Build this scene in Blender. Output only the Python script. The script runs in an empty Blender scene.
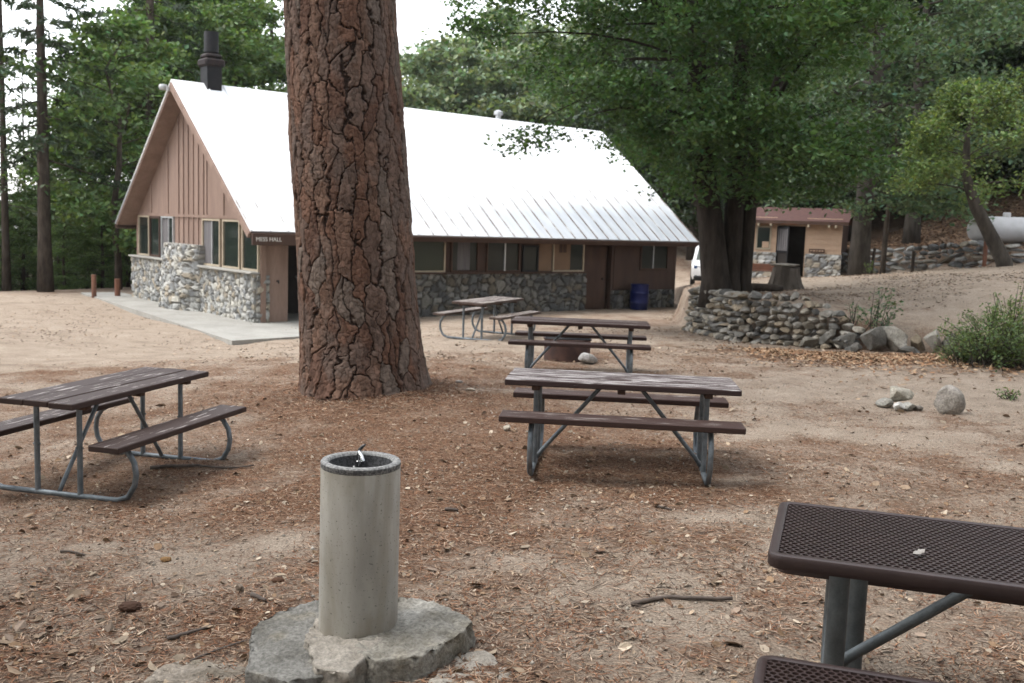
import bpy, bmesh, math, random
import numpy as np
from mathutils import Vector, Matrix

SC = bpy.context.scene
COL = SC.collection
RNG = np.random.default_rng(7)
random.seed(7)
R = math.radians

# ------------------------------------------------------------------ numpy noise
def hsh(i, j, k, seed=0):
    n = (i * 374761393 + j * 668265263 + k * 2147483647 + seed * 974634777) & 0xFFFFFFFF
    n = ((n ^ (n >> 13)) * 1274126177) & 0xFFFFFFFF
    n = ((n ^ (n >> 16)) * 2246822519) & 0xFFFFFFFF
    return ((n ^ (n >> 15)) & 0xFFFFFF) / float(0xFFFFFF)

def vnoise(p, seed=0):
    p = np.asarray(p, float)
    if p.shape[-1] == 2:
        p = np.concatenate([p, np.zeros(p.shape[:-1] + (1,))], -1)
    i = np.floor(p).astype(np.int64); f = p - i; f = f * f * (3 - 2 * f)
    x, y, z = i[..., 0], i[..., 1], i[..., 2]; fx, fy, fz = f[..., 0], f[..., 1], f[..., 2]
    r = 0
    for dx in (0, 1):
        for dy in (0, 1):
            for dz in (0, 1):
                w = (fx if dx else 1 - fx) * (fy if dy else 1 - fy) * (fz if dz else 1 - fz)
                r = r + w * hsh(x + dx, y + dy, z + dz, seed)
    return r

def fbm(p, oct=4, seed=0):
    p = np.asarray(p, float); a = 0.5; r = 0; t = 0
    for o in range(oct):
        r = r + a * vnoise(p * (2 ** o), seed + o * 17); t += a; a *= 0.5
    return r / t

def voronoi(s, t, seed=0, wrap=None, jit=0.85, brick=False, orient=False):
    """F1, F2, cell hash on a jittered grid."""
    i = np.floor(s).astype(np.int64); j = np.floor(t).astype(np.int64)
    f1 = np.full(s.shape, 9.0); f2 = np.full(s.shape, 9.0); A = np.zeros(s.shape + (2,)); B2 = np.zeros(s.shape + (2,)); cid = np.zeros(s.shape)
    for di in (-1, 0, 1):
        for dj in ((-2, -1, 0, 1) if brick else (-1, 0, 1)):
            ci = i + di; cj = j + dj
            ck = np.mod(ci, wrap) if wrap else ci
            px = ci + .5 + jit * (hsh(ck, cj, ck * 0 + 3, seed) - .5)
            py = cj + .5 + jit * (hsh(ck, cj, ck * 0 + 5, seed) - .5)
            if brick: py = py + .5 * np.mod(ci, 2)
            d = np.hypot(s - px, t - py); h = hsh(ck, cj, ck * 0 + 9, seed)
            near = d < f1
            if orient:
                q = np.stack([px, py], -1); B2 = np.where(near[..., None], A, np.where((d < f2)[..., None], q, B2)); A = np.where(near[..., None], q, A)
            f2 = np.where(near, f1, np.minimum(f2, d)); cid = np.where(near, h, cid); f1 = np.where(near, d, f1)
    if orient:
        dd = np.abs(A - B2); return f1, f2, cid, dd[..., 1] / (dd.sum(-1) + 1e-6)
    return f1, f2, cid

def sstep(a, b, x):
    t = np.clip((x - a) / (b - a), 0, 1); return t * t * (3 - 2 * t)

# ------------------------------------------------------------------ materials
def new_mat(name):
    m = bpy.data.materials.new(name); m.use_nodes = True
    nt = m.node_tree; nt.nodes.clear()
    out = nt.nodes.new('ShaderNodeOutputMaterial'); b = nt.nodes.new('ShaderNodeBsdfPrincipled')
    nt.links.new(b.outputs[0], out.inputs[0])
    return m, nt, b, out

def nd(nt, typ, **kw):
    n = nt.nodes.new(typ)
    for k, v in kw.items():
        if k in n.inputs: n.inputs[k].default_value = v
        else: setattr(n, k, v)
    return n

def coords(nt, stretch=(1, 1, 1), kind='Object'):
    tc = nt.nodes.new('ShaderNodeTexCoord'); mp = nt.nodes.new('ShaderNodeMapping')
    mp.inputs['Scale'].default_value = stretch
    nt.links.new(tc.outputs[kind], mp.inputs[0]); return mp.outputs[0]

def noise(nt, vec, scale, detail=5, rough=.55, dist=0):
    n = nt.nodes.new('ShaderNodeTexNoise')
    n.inputs['Scale'].default_value = scale; n.inputs['Detail'].default_value = detail
    n.inputs['Roughness'].default_value = rough; n.inputs['Distortion'].default_value = dist
    nt.links.new(vec, n.inputs['Vector']); return n.outputs[0]

def ramp(nt, fac, stops):
    r = nt.nodes.new('ShaderNodeValToRGB'); e = r.color_ramp.elements
    while len(e) < len(stops): e.new(.5)
    for k, (p, c) in enumerate(stops):
        e[k].position = p; e[k].color = (*c, 1) if len(c) == 3 else c
    nt.links.new(fac, r.inputs[0]); return r.outputs[0]

def mixc(nt, fac, a, b, mode='MIX'):
    m = nt.nodes.new('ShaderNodeMix'); m.data_type = 'RGBA'; m.blend_type = mode
    for sock, v in ((m.inputs[0], fac), (m.inputs[6], a), (m.inputs[7], b)):
        if isinstance(v, (int, float)): sock.default_value = v
        elif isinstance(v, tuple): sock.default_value = (*v, 1) if len(v) == 3 else v
        else: nt.links.new(v, sock)
    return m.outputs[2]

def bumpn(nt, b, h, strength=.3, dist=.02):
    n = nt.nodes.new('ShaderNodeBump'); n.inputs['Strength'].default_value = strength
    n.inputs['Distance'].default_value = dist
    nt.links.new(h, n.inputs['Height']); nt.links.new(n.outputs[0], b.inputs['Normal'])

def attr(nt, name='col'):
    a = nt.nodes.new('ShaderNodeAttribute'); a.attribute_name = name; return a.outputs['Color']

def mat(name, c1, c2=None, scale=6, detail=6, rough=.8, metal=0., bump=.25, bdist=.01, stretch=(1, 1, 1),
        use_attr=False, spec=.3, lo=.35, hi=.65, fine=0.):
    m, nt, b, out = new_mat(name)
    v = coords(nt, stretch)
    n = noise(nt, v, scale, detail)
    c2 = c2 or tuple(x * .75 for x in c1)
    col = ramp(nt, n, [(lo, c1), (hi, c2)])
    if fine:
        n2 = noise(nt, v, scale * 9, 3, .7)
        col = mixc(nt, fine, col, ramp(nt, n2, [(.3, (.25,) * 3), (.7, (1.5,) * 3)]), 'MULTIPLY')
    if use_attr: col = mixc(nt, 1.0, col, attr(nt), 'MULTIPLY')
    nt.links.new(col, b.inputs['Base Color'])
    b.inputs['Roughness'].default_value = rough; b.inputs['Metallic'].default_value = metal
    b.inputs['Specular IOR Level'].default_value = spec
    if bump:
        n3 = noise(nt, v, scale * 4, 5, .65); bumpn(nt, b, n3, bump, bdist)
    return m

def leaf_mat(name, base, trans=.35):
    m, nt, b, out = new_mat(name)
    col = mixc(nt, 1.0, base, attr(nt), 'MULTIPLY')
    nt.links.new(col, b.inputs['Base Color']); b.inputs['Roughness'].default_value = .55
    b.inputs['Specular IOR Level'].default_value = .38
    t = nt.nodes.new('ShaderNodeBsdfTranslucent')
    nt.links.new(mixc(nt, 1.0, col, (1.25, 1.3, .6), 'MULTIPLY'), t.inputs[0])
    mx = nt.nodes.new('ShaderNodeMixShader'); mx.inputs[0].default_value = trans
    nt.links.new(b.outputs[0], mx.inputs[1]); nt.links.new(t.outputs[0], mx.inputs[2]); nt.links.new(mx.outputs[0], out.inputs[0])
    return m

MT = {}
MT['bark_hero'] = mat('pine_bark', (1, 1, 1), (.78, .78, .78), 14, 8, .9, bump=.5, bdist=.012, use_attr=True, spec=.15, fine=.25)
MT['bark_dark'] = mat('dark_bark', (.035, .028, .022), (.075, .06, .048), 9, 7, .95, bump=.8, bdist=.04, stretch=(1, 1, .25), spec=.1)
MT['bark_oak'] = mat('oak_bark', (.020, .016, .013), (.048, .039, .032), 9, 7, .95, bump=.8, bdist=.04, stretch=(1, 1, .25), spec=.1)
MT['bark_grey'] = mat('grey_bark', (.042, .036, .031), (.085, .074, .062), 7, 7, .95, bump=.7, bdist=.03, stretch=(1, 1, .3), spec=.1)
MT['bark_red'] = mat('reddish_bark', (.10, .05, .035), (.05, .03, .025), 7, 7, .95, bump=.7, bdist=.03, stretch=(1, 1, .3), spec=.1)
MT['stump'] = mat('stump_wood', (.05, .041, .034), (.11, .093, .077), 8, 7, .95, bump=.8, bdist=.04, stretch=(1, 1, .2), spec=.1)
MT['stone'] = mat('stone', (1, 1, 1), (.72, .72, .70), 9, 7, .9, bump=.5, bdist=.015, use_attr=True, spec=.2, fine=.3)
MT['rock'] = mat('granite_rock', (1.1, 1.1, 1.1), (.62, .6, .56), 6, 9, .92, bump=.9, bdist=.016, use_attr=True, spec=.2, fine=.6)
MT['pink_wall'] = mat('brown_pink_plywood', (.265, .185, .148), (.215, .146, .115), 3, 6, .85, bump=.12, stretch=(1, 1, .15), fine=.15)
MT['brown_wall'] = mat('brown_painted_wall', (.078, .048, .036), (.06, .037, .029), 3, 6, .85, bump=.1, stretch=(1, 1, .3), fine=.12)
MT['dark_brown'] = mat('dark_brown_wood', (.085, .05, .036), (.06, .036, .028), 4, 6, .85, bump=.15, stretch=(1, 1, .3))
MT['cream'] = mat('cream_window_frame', (.41, .345, .255), (.34, .285, .21), 5, 5, .6, bump=.05)
MT['alu'] = mat('aluminium_sash', (.55, .56, .56), (.45, .46, .47), 5, 4, .4, metal=.5, bump=0)
MT['black_metal'] = mat('black_painted_metal', (.011, .011, .013), (.018, .017, .018), 6, 5, .55, metal=.2, bump=.08)
MT['rust_cap'] = mat('rusty_dark_metal', (.032, .02, .018), (.016, .014, .014), 8, 5, .7, metal=.2, bump=.1)
MT['galv'] = mat('galvanised_pipe', (.20, .225, .245), (.13, .15, .165), 14, 6, .5, metal=.55, bump=.06, fine=.2)
MT['galv_dark'] = mat('grey_green_steel', (.13, .145, .15), (.085, .095, .1), 14, 6, .5, metal=.5, bump=.06, fine=.2)
MT['slab'] = mat('concrete_walkway', (.34, .33, .30), (.27, .26, .235), 1.2, 8, .9, bump=.15, fine=.15)
MT['white_paint'] = mat('white_letter_paint', (.75, .73, .68), (.65, .63, .6), 5, 3, .7, bump=0)
MT['tan_wall'] = mat('tan_plank_wall', (.53, .375, .265), (.46, .32, .225), 3, 6, .85, bump=.12, stretch=(.3, 1, 1), fine=.12)
MT['tan_dark'] = mat('brown_tan_board', (.19, .125, .08), (.16, .105, .068), 3, 5, .85, bump=.08)
MT['red_roof'] = mat('red_brown_shingle', (.10, .05, .043), (.07, .036, .033), 9, 6, .9, bump=.4, fine=.35)
MT['red_wood'] = mat('red_brown_board', (.17, .075, .045), (.12, .055, .036), 4, 5, .8, bump=.1)
MT['orange_sign'] = mat('orange_brown_sign', (.52, .22, .10), (.45, .18, .08), 4, 4, .7, bump=.05)
MT['interior'] = mat('dark_interior', (.03, .025, .022), (.02, .017, .015), 3, 3, .9, bump=0)
MT['curtain'] = mat('grey_curtain', (.16, .15, .15), (.10, .095, .1), 5, 4, .9, bump=.2, stretch=(6, 6, .3))
MT['barrel'] = mat('blue_plastic', (.006, .011, .075), (.005, .009, .06), 4, 4, .45, bump=.04)
MT['rust_ring'] = mat('rusty_brown_steel', (.085, .045, .034), (.05, .03, .026), 7, 6, .85, metal=.1, bump=.25)
MT['car_white'] = mat('white_car_paint', (.78, .78, .78), (.74, .74, .74), 3, 2, .25, bump=0, spec=.5)
MT['car_black'] = mat('black_car_trim', (.015, .015, .016), (.02, .02, .02), 5, 3, .5, bump=0)
MT['tyre'] = mat('tyre_rubber', (.02, .02, .02), (.03, .03, .03), 8, 4, .85, bump=.1)
MT['tank'] = mat('white_propane_tank', (.50, .50, .51), (.40, .40, .40), 2, 5, .5, bump=.03)
MT['coated'] = mat('brown_plastisol', (.042, .027, .025), (.034, .022, .021), 8, 5, .4, bump=.06, spec=.42, fine=.15)
MT['stick'] = mat('grey_stick', (.13, .105, .09), (.08, .065, .055), 20, 5, .95, bump=.4, bdist=.004, stretch=(1, 1, 1))
MT['chrome'] = mat('chrome', (.6, .6, .6), (.5, .5, .5), 12, 3, .22, metal=1., bump=0)
MT['dark_chrome'] = mat('tarnished_steel', (.12, .12, .12), (.07, .07, .07), 12, 3, .35, metal=.9, bump=0)
MT['litter'] = mat('dry_leaf_litter', (1, 1, 1), (.8, .8, .8), 40, 3, .9, bump=0, use_attr=True, spec=.12)
MT['pebbles'] = mat('loose_pebbles', (1, 1, 1), (.7, .7, .7), 30, 4, .9, bump=.2, bdist=.004, use_attr=True)
MT['post_wood'] = mat('weathered_post', (.20, .10, .065), (.13, .07, .05), 6, 6, .9, bump=.3, stretch=(1, 1, .25))

def glass_mat(name, col, rough=.06):
    m, nt, b, out = new_mat(name)
    b.inputs['Base Color'].default_value = (*col, 1); b.inputs['Roughness'].default_value = rough
    b.inputs['Specular IOR Level'].default_value = .38
    return m
MT['glass'] = glass_mat('dark_window_glass', (.018, .024, .021))
MT['glass_green'] = glass_mat('window_glass', (.035, .045, .032))
MT['lens'] = glass_mat('headlight_lens', (.05, .08, .16))

# concrete pedestal of the fountain
def make_concrete():
    m, nt, b, out = new_mat('weathered_concrete')
    v = coords(nt); vs = coords(nt, (1, 1, .3))
    base = ramp(nt, noise(nt, vs, 7, 8, .6), [(.3, (.45, .43, .385)), (.55, (.345, .33, .295)), (.75, (.26, .25, .225))])
    stain = ramp(nt, noise(nt, vs, 3.6, 7, .6, .8), [(.46, (0, 0, 0)), (.64, (1, 1, 1))])
    base = mixc(nt, stain, base, (.29, .265, .215))
    pits = ramp(nt, noise(nt, v, 95, 2, .5), [(.26, (.3, .3, .3)), (.36, (1, 1, 1))])
    base = mixc(nt, .8, base, pits, 'MULTIPLY')
    tc = nt.nodes.new('ShaderNodeTexCoord'); sz = nt.nodes.new('ShaderNodeSeparateXYZ'); nt.links.new(tc.outputs['Object'], sz.inputs[0])
    for (za, zb, c, thr) in ((.62, .86, (.23, .205, .15), .42), (.24, .10, (.21, .175, .135), .40)):     # run-off stain below the rim, splashed soil at the foot
        mz = nt.nodes.new('ShaderNodeMapRange'); mz.inputs[1].default_value = za; mz.inputs[2].default_value = zb; nt.links.new(sz.outputs[2], mz.inputs[0])
        nn = ramp(nt, noise(nt, coords(nt, (1, 1, .35)), 6, 6, .65), [(thr, (0, 0, 0)), (thr + .25, (1, 1, 1))])
        mm = nd(nt, 'ShaderNodeMath', operation='MULTIPLY'); nt.links.new(mz.outputs[0], mm.inputs[0]); nt.links.new(nn, mm.inputs[1])
        base = mixc(nt, mm.outputs[0], base, c)
    nt.links.new(base, b.inputs['Base Color']); b.inputs['Roughness'].default_value = .88
    b.inputs['Specular IOR Level'].default_value = .2
    bumpn(nt, b, noise(nt, v, 70, 6, .7), .25, .004)
    return m
MT['concrete'] = make_concrete()
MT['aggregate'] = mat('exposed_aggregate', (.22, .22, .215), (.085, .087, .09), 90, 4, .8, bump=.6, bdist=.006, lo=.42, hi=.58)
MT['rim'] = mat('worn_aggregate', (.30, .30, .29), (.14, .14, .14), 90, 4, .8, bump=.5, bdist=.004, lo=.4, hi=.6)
MT['bowl'] = mat('dark_bowl_aggregate', (.075, .076, .08), (.03, .031, .033), 90, 4, .6, bump=.6, bdist=.006, lo=.42, hi=.58)  # inside of the bowl, darker than the rim
MT['mortar'] = mat('mortar', (.34, .31, .265), (.25, .225, .19), 9, 8, .95, bump=.6, bdist=.012, fine=.45)

# painted, peeling table wood; grain along local X
def make_tablewood(name, paint, bare, cover):
    m, nt, b, out = new_mat(name)
    v = coords(nt, (1.6, 17, 17)); v2 = coords(nt, (3, 3, 3))
    oi = nt.nodes.new('ShaderNodeObjectInfo')
    add = nt.nodes.new('ShaderNodeVectorMath'); add.operation = 'ADD'
    cmb = nt.nodes.new('ShaderNodeCombineXYZ'); mul = nd(nt, 'ShaderNodeMath', operation='MULTIPLY'); mul.inputs[1].default_value = 37
    nt.links.new(oi.outputs['Random'], mul.inputs[0])
    for k in range(3): nt.links.new(mul.outputs[0], cmb.inputs[k])
    nt.links.new(v, add.inputs[0]); nt.links.new(cmb.outputs[0], add.inputs[1])
    n1 = noise(nt, add.outputs[0], 2.2, 8, .62, .3)
    gr = noise(nt, coords(nt, (2, 60, 60)), 3, 4, .6)
    pc = ramp(nt, gr, [(.3, tuple(x * .75 for x in paint)), (.7, tuple(x * 1.2 for x in paint))])
    bc = ramp(nt, gr, [(.35, tuple(x * .65 for x in bare)), (.65, bare)])
    geo = nt.nodes.new('ShaderNodeNewGeometry'); sep = nt.nodes.new('ShaderNodeSeparateXYZ')
    nt.links.new(geo.outputs['Normal'], sep.inputs[0])
    # tops weather more than sides
    ad = nd(nt, 'ShaderNodeMath', operation='MULTIPLY_ADD'); ad.inputs[1].default_value = .17
    nt.links.new(sep.outputs[2], ad.inputs[0]); nt.links.new(n1, ad.inputs[2])
    msk = ramp(nt, ad.outputs[0], [(cover, (0, 0, 0)), (cover + .07, (1, 1, 1))])
    col = mixc(nt, msk, pc, bc)
    nt.links.new(col, b.inputs['Base Color']); b.inputs['Roughness'].default_value = .6
    b.inputs['Specular IOR Level'].default_value = .22
    bumpn(nt, b, gr, .3, .004)
    return m
MT['wood_dark'] = make_tablewood('brown_painted_wood', (.042, .026, .022), (.40, .36, .34), .745)
MT['wood_worn'] = make_tablewood('worn_brown_wood', (.045, .028, .026), (.42, .39, .38), .655)
MT['wood_pale'] = make_tablewood('pale_bare_wood', (.075, .052, .043), (.34, .29, .25), .66)
MT['wood_plain'] = make_tablewood('plain_brown_wood', (.046, .026, .022), (.38, .34, .31), .755)

# white metal roof, rust streaks along the lower panels (local y = up the slope distance from the eave)
def make_roof():
    m, nt, b, out = new_mat('white_sheet_metal_roof')
    tc = nt.nodes.new('ShaderNodeTexCoord'); sep = nt.nodes.new('ShaderNodeSeparateXYZ')
    nt.links.new(tc.outputs['Object'], sep.inputs[0])
    v = coords(nt, (7, 2.2, 2.2))
    lowm = nt.nodes.new('ShaderNodeMapRange'); lowm.inputs[1].default_value = 1.2; lowm.inputs[2].default_value = 3.0
    lowm.inputs[3].default_value = 1; lowm.inputs[4].default_value = 0
    nt.links.new(sep.outputs[1], lowm.inputs[0])
    streak = ramp(nt, noise(nt, v, 2.0, 7, .7), [(.66, (0, 0, 0)), (.74, (1, 1, 1))])
    f = nd(nt, 'ShaderNodeMath', operation='MULTIPLY'); nt.links.new(streak, f.inputs[0]); nt.links.new(lowm.outputs[0], f.inputs[1])
    f2 = nd(nt, 'ShaderNodeMath', operation='MULTIPLY'); nt.links.new(f.outputs[0], f2.inputs[0]); f2.inputs[1].default_value = .75
    clean = ramp(nt, noise(nt, coords(nt), .8, 5), [(.3, (.84, .85, .86)), (.7, (.78, .79, .80))])
    lowc = ramp(nt, noise(nt, coords(nt, (2.5, .6, .6)), 1.5, 5), [(.3, (.50, .53, .56)), (.7, (.38, .41, .44))])
    lx = nt.nodes.new('ShaderNodeMapRange'); lx.inputs[1].default_value = 3; lx.inputs[2].default_value = 12; lx.inputs[3].default_value = .3; nt.links.new(sep.outputs[0], lx.inputs[0])  # lower grey band paled near the gable to paint in the glare
    lm = nd(nt, 'ShaderNodeMath', operation='MULTIPLY'); nt.links.new(lx.outputs[0], lm.inputs[0]); nt.links.new(lowm.outputs[0], lm.inputs[1])
    base = mixc(nt, lm.outputs[0], clean, lowc)
    col = mixc(nt, f2.outputs[0], base, (.17, .12, .09))
    nt.links.new(col, b.inputs['Base Color']); b.inputs['Roughness'].default_value = .38; b.inputs['Metallic'].default_value = .0
    b.inputs['Specular IOR Level'].default_value = .4
    return m
MT['roof'] = make_roof()
def make_seam():
    m, nt, b, out = new_mat('white_roof_seam_with_rust')
    tc = nt.nodes.new('ShaderNodeTexCoord'); sep = nt.nodes.new('ShaderNodeSeparateXYZ'); nt.links.new(tc.outputs['Object'], sep.inputs[0])
    mr = nt.nodes.new('ShaderNodeMapRange'); mr.inputs[1].default_value = 1.2; mr.inputs[2].default_value = 3.0; mr.inputs[3].default_value = .06; mr.inputs[4].default_value = -.25
    nt.links.new(sep.outputs[1], mr.inputs[0])
    n = noise(nt, coords(nt, (3.1, .9, .9)), 1.6, 6, .65)
    ad = nd(nt, 'ShaderNodeMath', operation='ADD'); nt.links.new(n, ad.inputs[0]); nt.links.new(mr.outputs[0], ad.inputs[1])
    mx_ = nt.nodes.new('ShaderNodeMapRange'); mx_.inputs[1].default_value = 4; mx_.inputs[2].default_value = 12; mx_.inputs[3].default_value = -.10; mx_.inputs[4].default_value = .08; nt.links.new(sep.outputs[0], mx_.inputs[0])
    ad0 = ad; ad = nd(nt, 'ShaderNodeMath', operation='ADD'); nt.links.new(ad0.outputs[0], ad.inputs[0]); nt.links.new(mx_.outputs[0], ad.inputs[1])
    col = ramp(nt, ad.outputs[0], [(.40, (.70, .71, .72)), (.54, (.33, .30, .28)), (.68, (.12, .085, .07))])
    nt.links.new(col, b.inputs['Base Color']); b.inputs['Roughness'].default_value = .6
    return m
MT['seam'] = make_seam()
MT['rust'] = mat('rusted_seam', (.20, .12, .08), (.33, .27, .22), 3, 6, .8, bump=.1, stretch=(1, 1.5, 1.5))

# ground: pale packed sand, red-brown needle duff, dark soil; the vertex attribute 'col' says how much duff lies where
def make_ground():
    m, nt, b, out = new_mat('sandy_forest_floor')
    v = coords(nt)
    a = nt.nodes.new('ShaderNodeAttribute'); a.attribute_name = 'col'
    sp = nt.nodes.new('ShaderNodeSeparateColor'); nt.links.new(a.outputs['Color'], sp.inputs[0])
    sand = ramp(nt, noise(nt, v, 2.1, 8, .65), [(.3, (.41, .338, .268)), (.55, (.335, .27, .21)), (.75, (.235, .186, .142))])
    grit = ramp(nt, noise(nt, v, 75, 4, .8), [(.36, (.38, .35, .33)), (.48, (.95, .95, .95)), (.56, (1.1, 1.1, 1.1)), (.66, (1.8, 1.8, 1.8))])
    sand = mixc(nt, .9, sand, grit, 'MULTIPLY')
    duff = ramp(nt, noise(nt, v, 55, 6, .82, .8), [(.36, (.022, .015, .012)), (.46, (.130, .070, .042)), (.54, (.215, .125, .078)), (.64, (.40, .285, .20))])
    # patchy mask
    n = noise(nt, v, 2.1, 10, .74, .5); n2 = noise(nt, v, 22, 7, .8, .5)
    s = nd(nt, 'ShaderNodeMath', operation='MULTIPLY_ADD'); nt.links.new(n, s.inputs[0]); s.inputs[1].default_value = .9
    nt.links.new(sp.outputs[0], s.inputs[2])
    s2 = nd(nt, 'ShaderNodeMath', operation='MULTIPLY_ADD'); nt.links.new(n2, s2.inputs[0]); s2.inputs[1].default_value = 1.15
    nt.links.new(s.outputs[0], s2.inputs[2])
    msk = ramp(nt, s2.outputs[0], [(.0, (0, 0, 0)), (1, (1, 1, 1))])
    mr = nt.nodes.new('ShaderNodeMapRange'); mr.inputs[1].default_value = 1.27; mr.inputs[2].default_value = 1.70
    nt.links.new(s2.outputs[0], mr.inputs[0])
    col = mixc(nt, mr.outputs[0], sand, duff)
    # dark soil / orange fallen leaves by the other channels
    soil = ramp(nt, noise(nt, v, 25, 7, .75), [(.3, (.05, .036, .027)), (.7, (.16, .115, .085))])
    col = mixc(nt, sp.outputs[1], col, soil)
    lv = ramp(nt, noise(nt, v, 4, 9, .82, 1.), [(.3, (.04, .027, .02)), (.5, (.125, .08, .054)), (.7, (.27, .19, .13))])
    col = mixc(nt, sp.outputs[2], col, lv)
    nt.links.new(col, b.inputs['Base Color']); b.inputs['Roughness'].default_value = .95; b.inputs['Specular IOR Level'].default_value = .1
    bumpn(nt, b, noise(nt, v, 45, 7, .8), .9, .035)
    return m
MT['ground'] = make_ground()

LEAF = dict(
    oak=leaf_mat('oak_leaf', (.062, .116, .040)), maple=leaf_mat('grey_green_leaf', (.100, .150, .088)),
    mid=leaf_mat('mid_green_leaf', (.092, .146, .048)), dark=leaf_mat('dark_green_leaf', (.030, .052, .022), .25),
    far=leaf_mat('hazed_green_leaf', (.145, .190, .110)), lime=leaf_mat('yellow_green_leaf', (.125, .175, .062)),  # far leaves paled to stand in for haze
    needle=leaf_mat('pine_needles', (.050, .075, .030), .2), shrub=leaf_mat('shrub_leaf', (.105, .15, .058)))

# ------------------------------------------------------------------ object helpers
def tag(o, label=None, cat=None, group=None, kind=None):
    if label: o['label'] = label
    if cat: o['category'] = cat
    if group: o['group'] = group
    if kind: o['kind'] = kind
    return o

def empty(name, loc=(0, 0, 0), rz=0., label=None, cat=None, group=None):
    o = bpy.data.objects.new(name, None); COL.objects.link(o)
    o.location = loc; o.rotation_euler = (0, 0, rz); o.empty_display_size = .2
    return tag(o, label, cat, group)

def npmesh(name, verts, faces, m, parent=None, col=None, smooth=False, loc=None):
    """verts (N,3), faces list of arrays (each n x k) -> one object"""
    me = bpy.data.meshes.new(name)
    verts = np.ascontiguousarray(verts, np.float32)
    if isinstance(faces, np.ndarray): faces = [faces]
    faces = [np.asarray(f, np.int32) for f in faces if len(f)]
    tot = np.concatenate([np.full(len(f), f.shape[1], np.int32) for f in faces])
    idx = np.concatenate([f.ravel() for f in faces]).astype(np.int32)
    me.vertices.add(len(verts)); me.vertices.foreach_set('co', verts.ravel())
    me.loops.add(len(idx)); me.loops.foreach_set('vertex_index', idx)
    me.polygons.add(len(tot)); st = np.zeros(len(tot), np.int32); st[1:] = np.cumsum(tot)[:-1]
    me.polygons.foreach_set('loop_start', st)
    try: me.polygons.foreach_set('loop_total', tot)
    except Exception: pass
    me.polygons.foreach_set('use_smooth', np.full(len(tot), smooth, bool))
    if col is not None:
        c = np.ones((len(verts), 4), np.float32); c[:, :3] = col
        at = me.attributes.new('col', 'FLOAT_COLOR', 'POINT'); at.data.foreach_set('color', c.ravel())
    me.update(calc_edges=True); me.validate()
    me.materials.append(m)
    o = bpy.data.objects.new(name, me); COL.objects.link(o)
    if parent: o.parent = parent
    if loc is not None: o.location = loc
    return o

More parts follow.
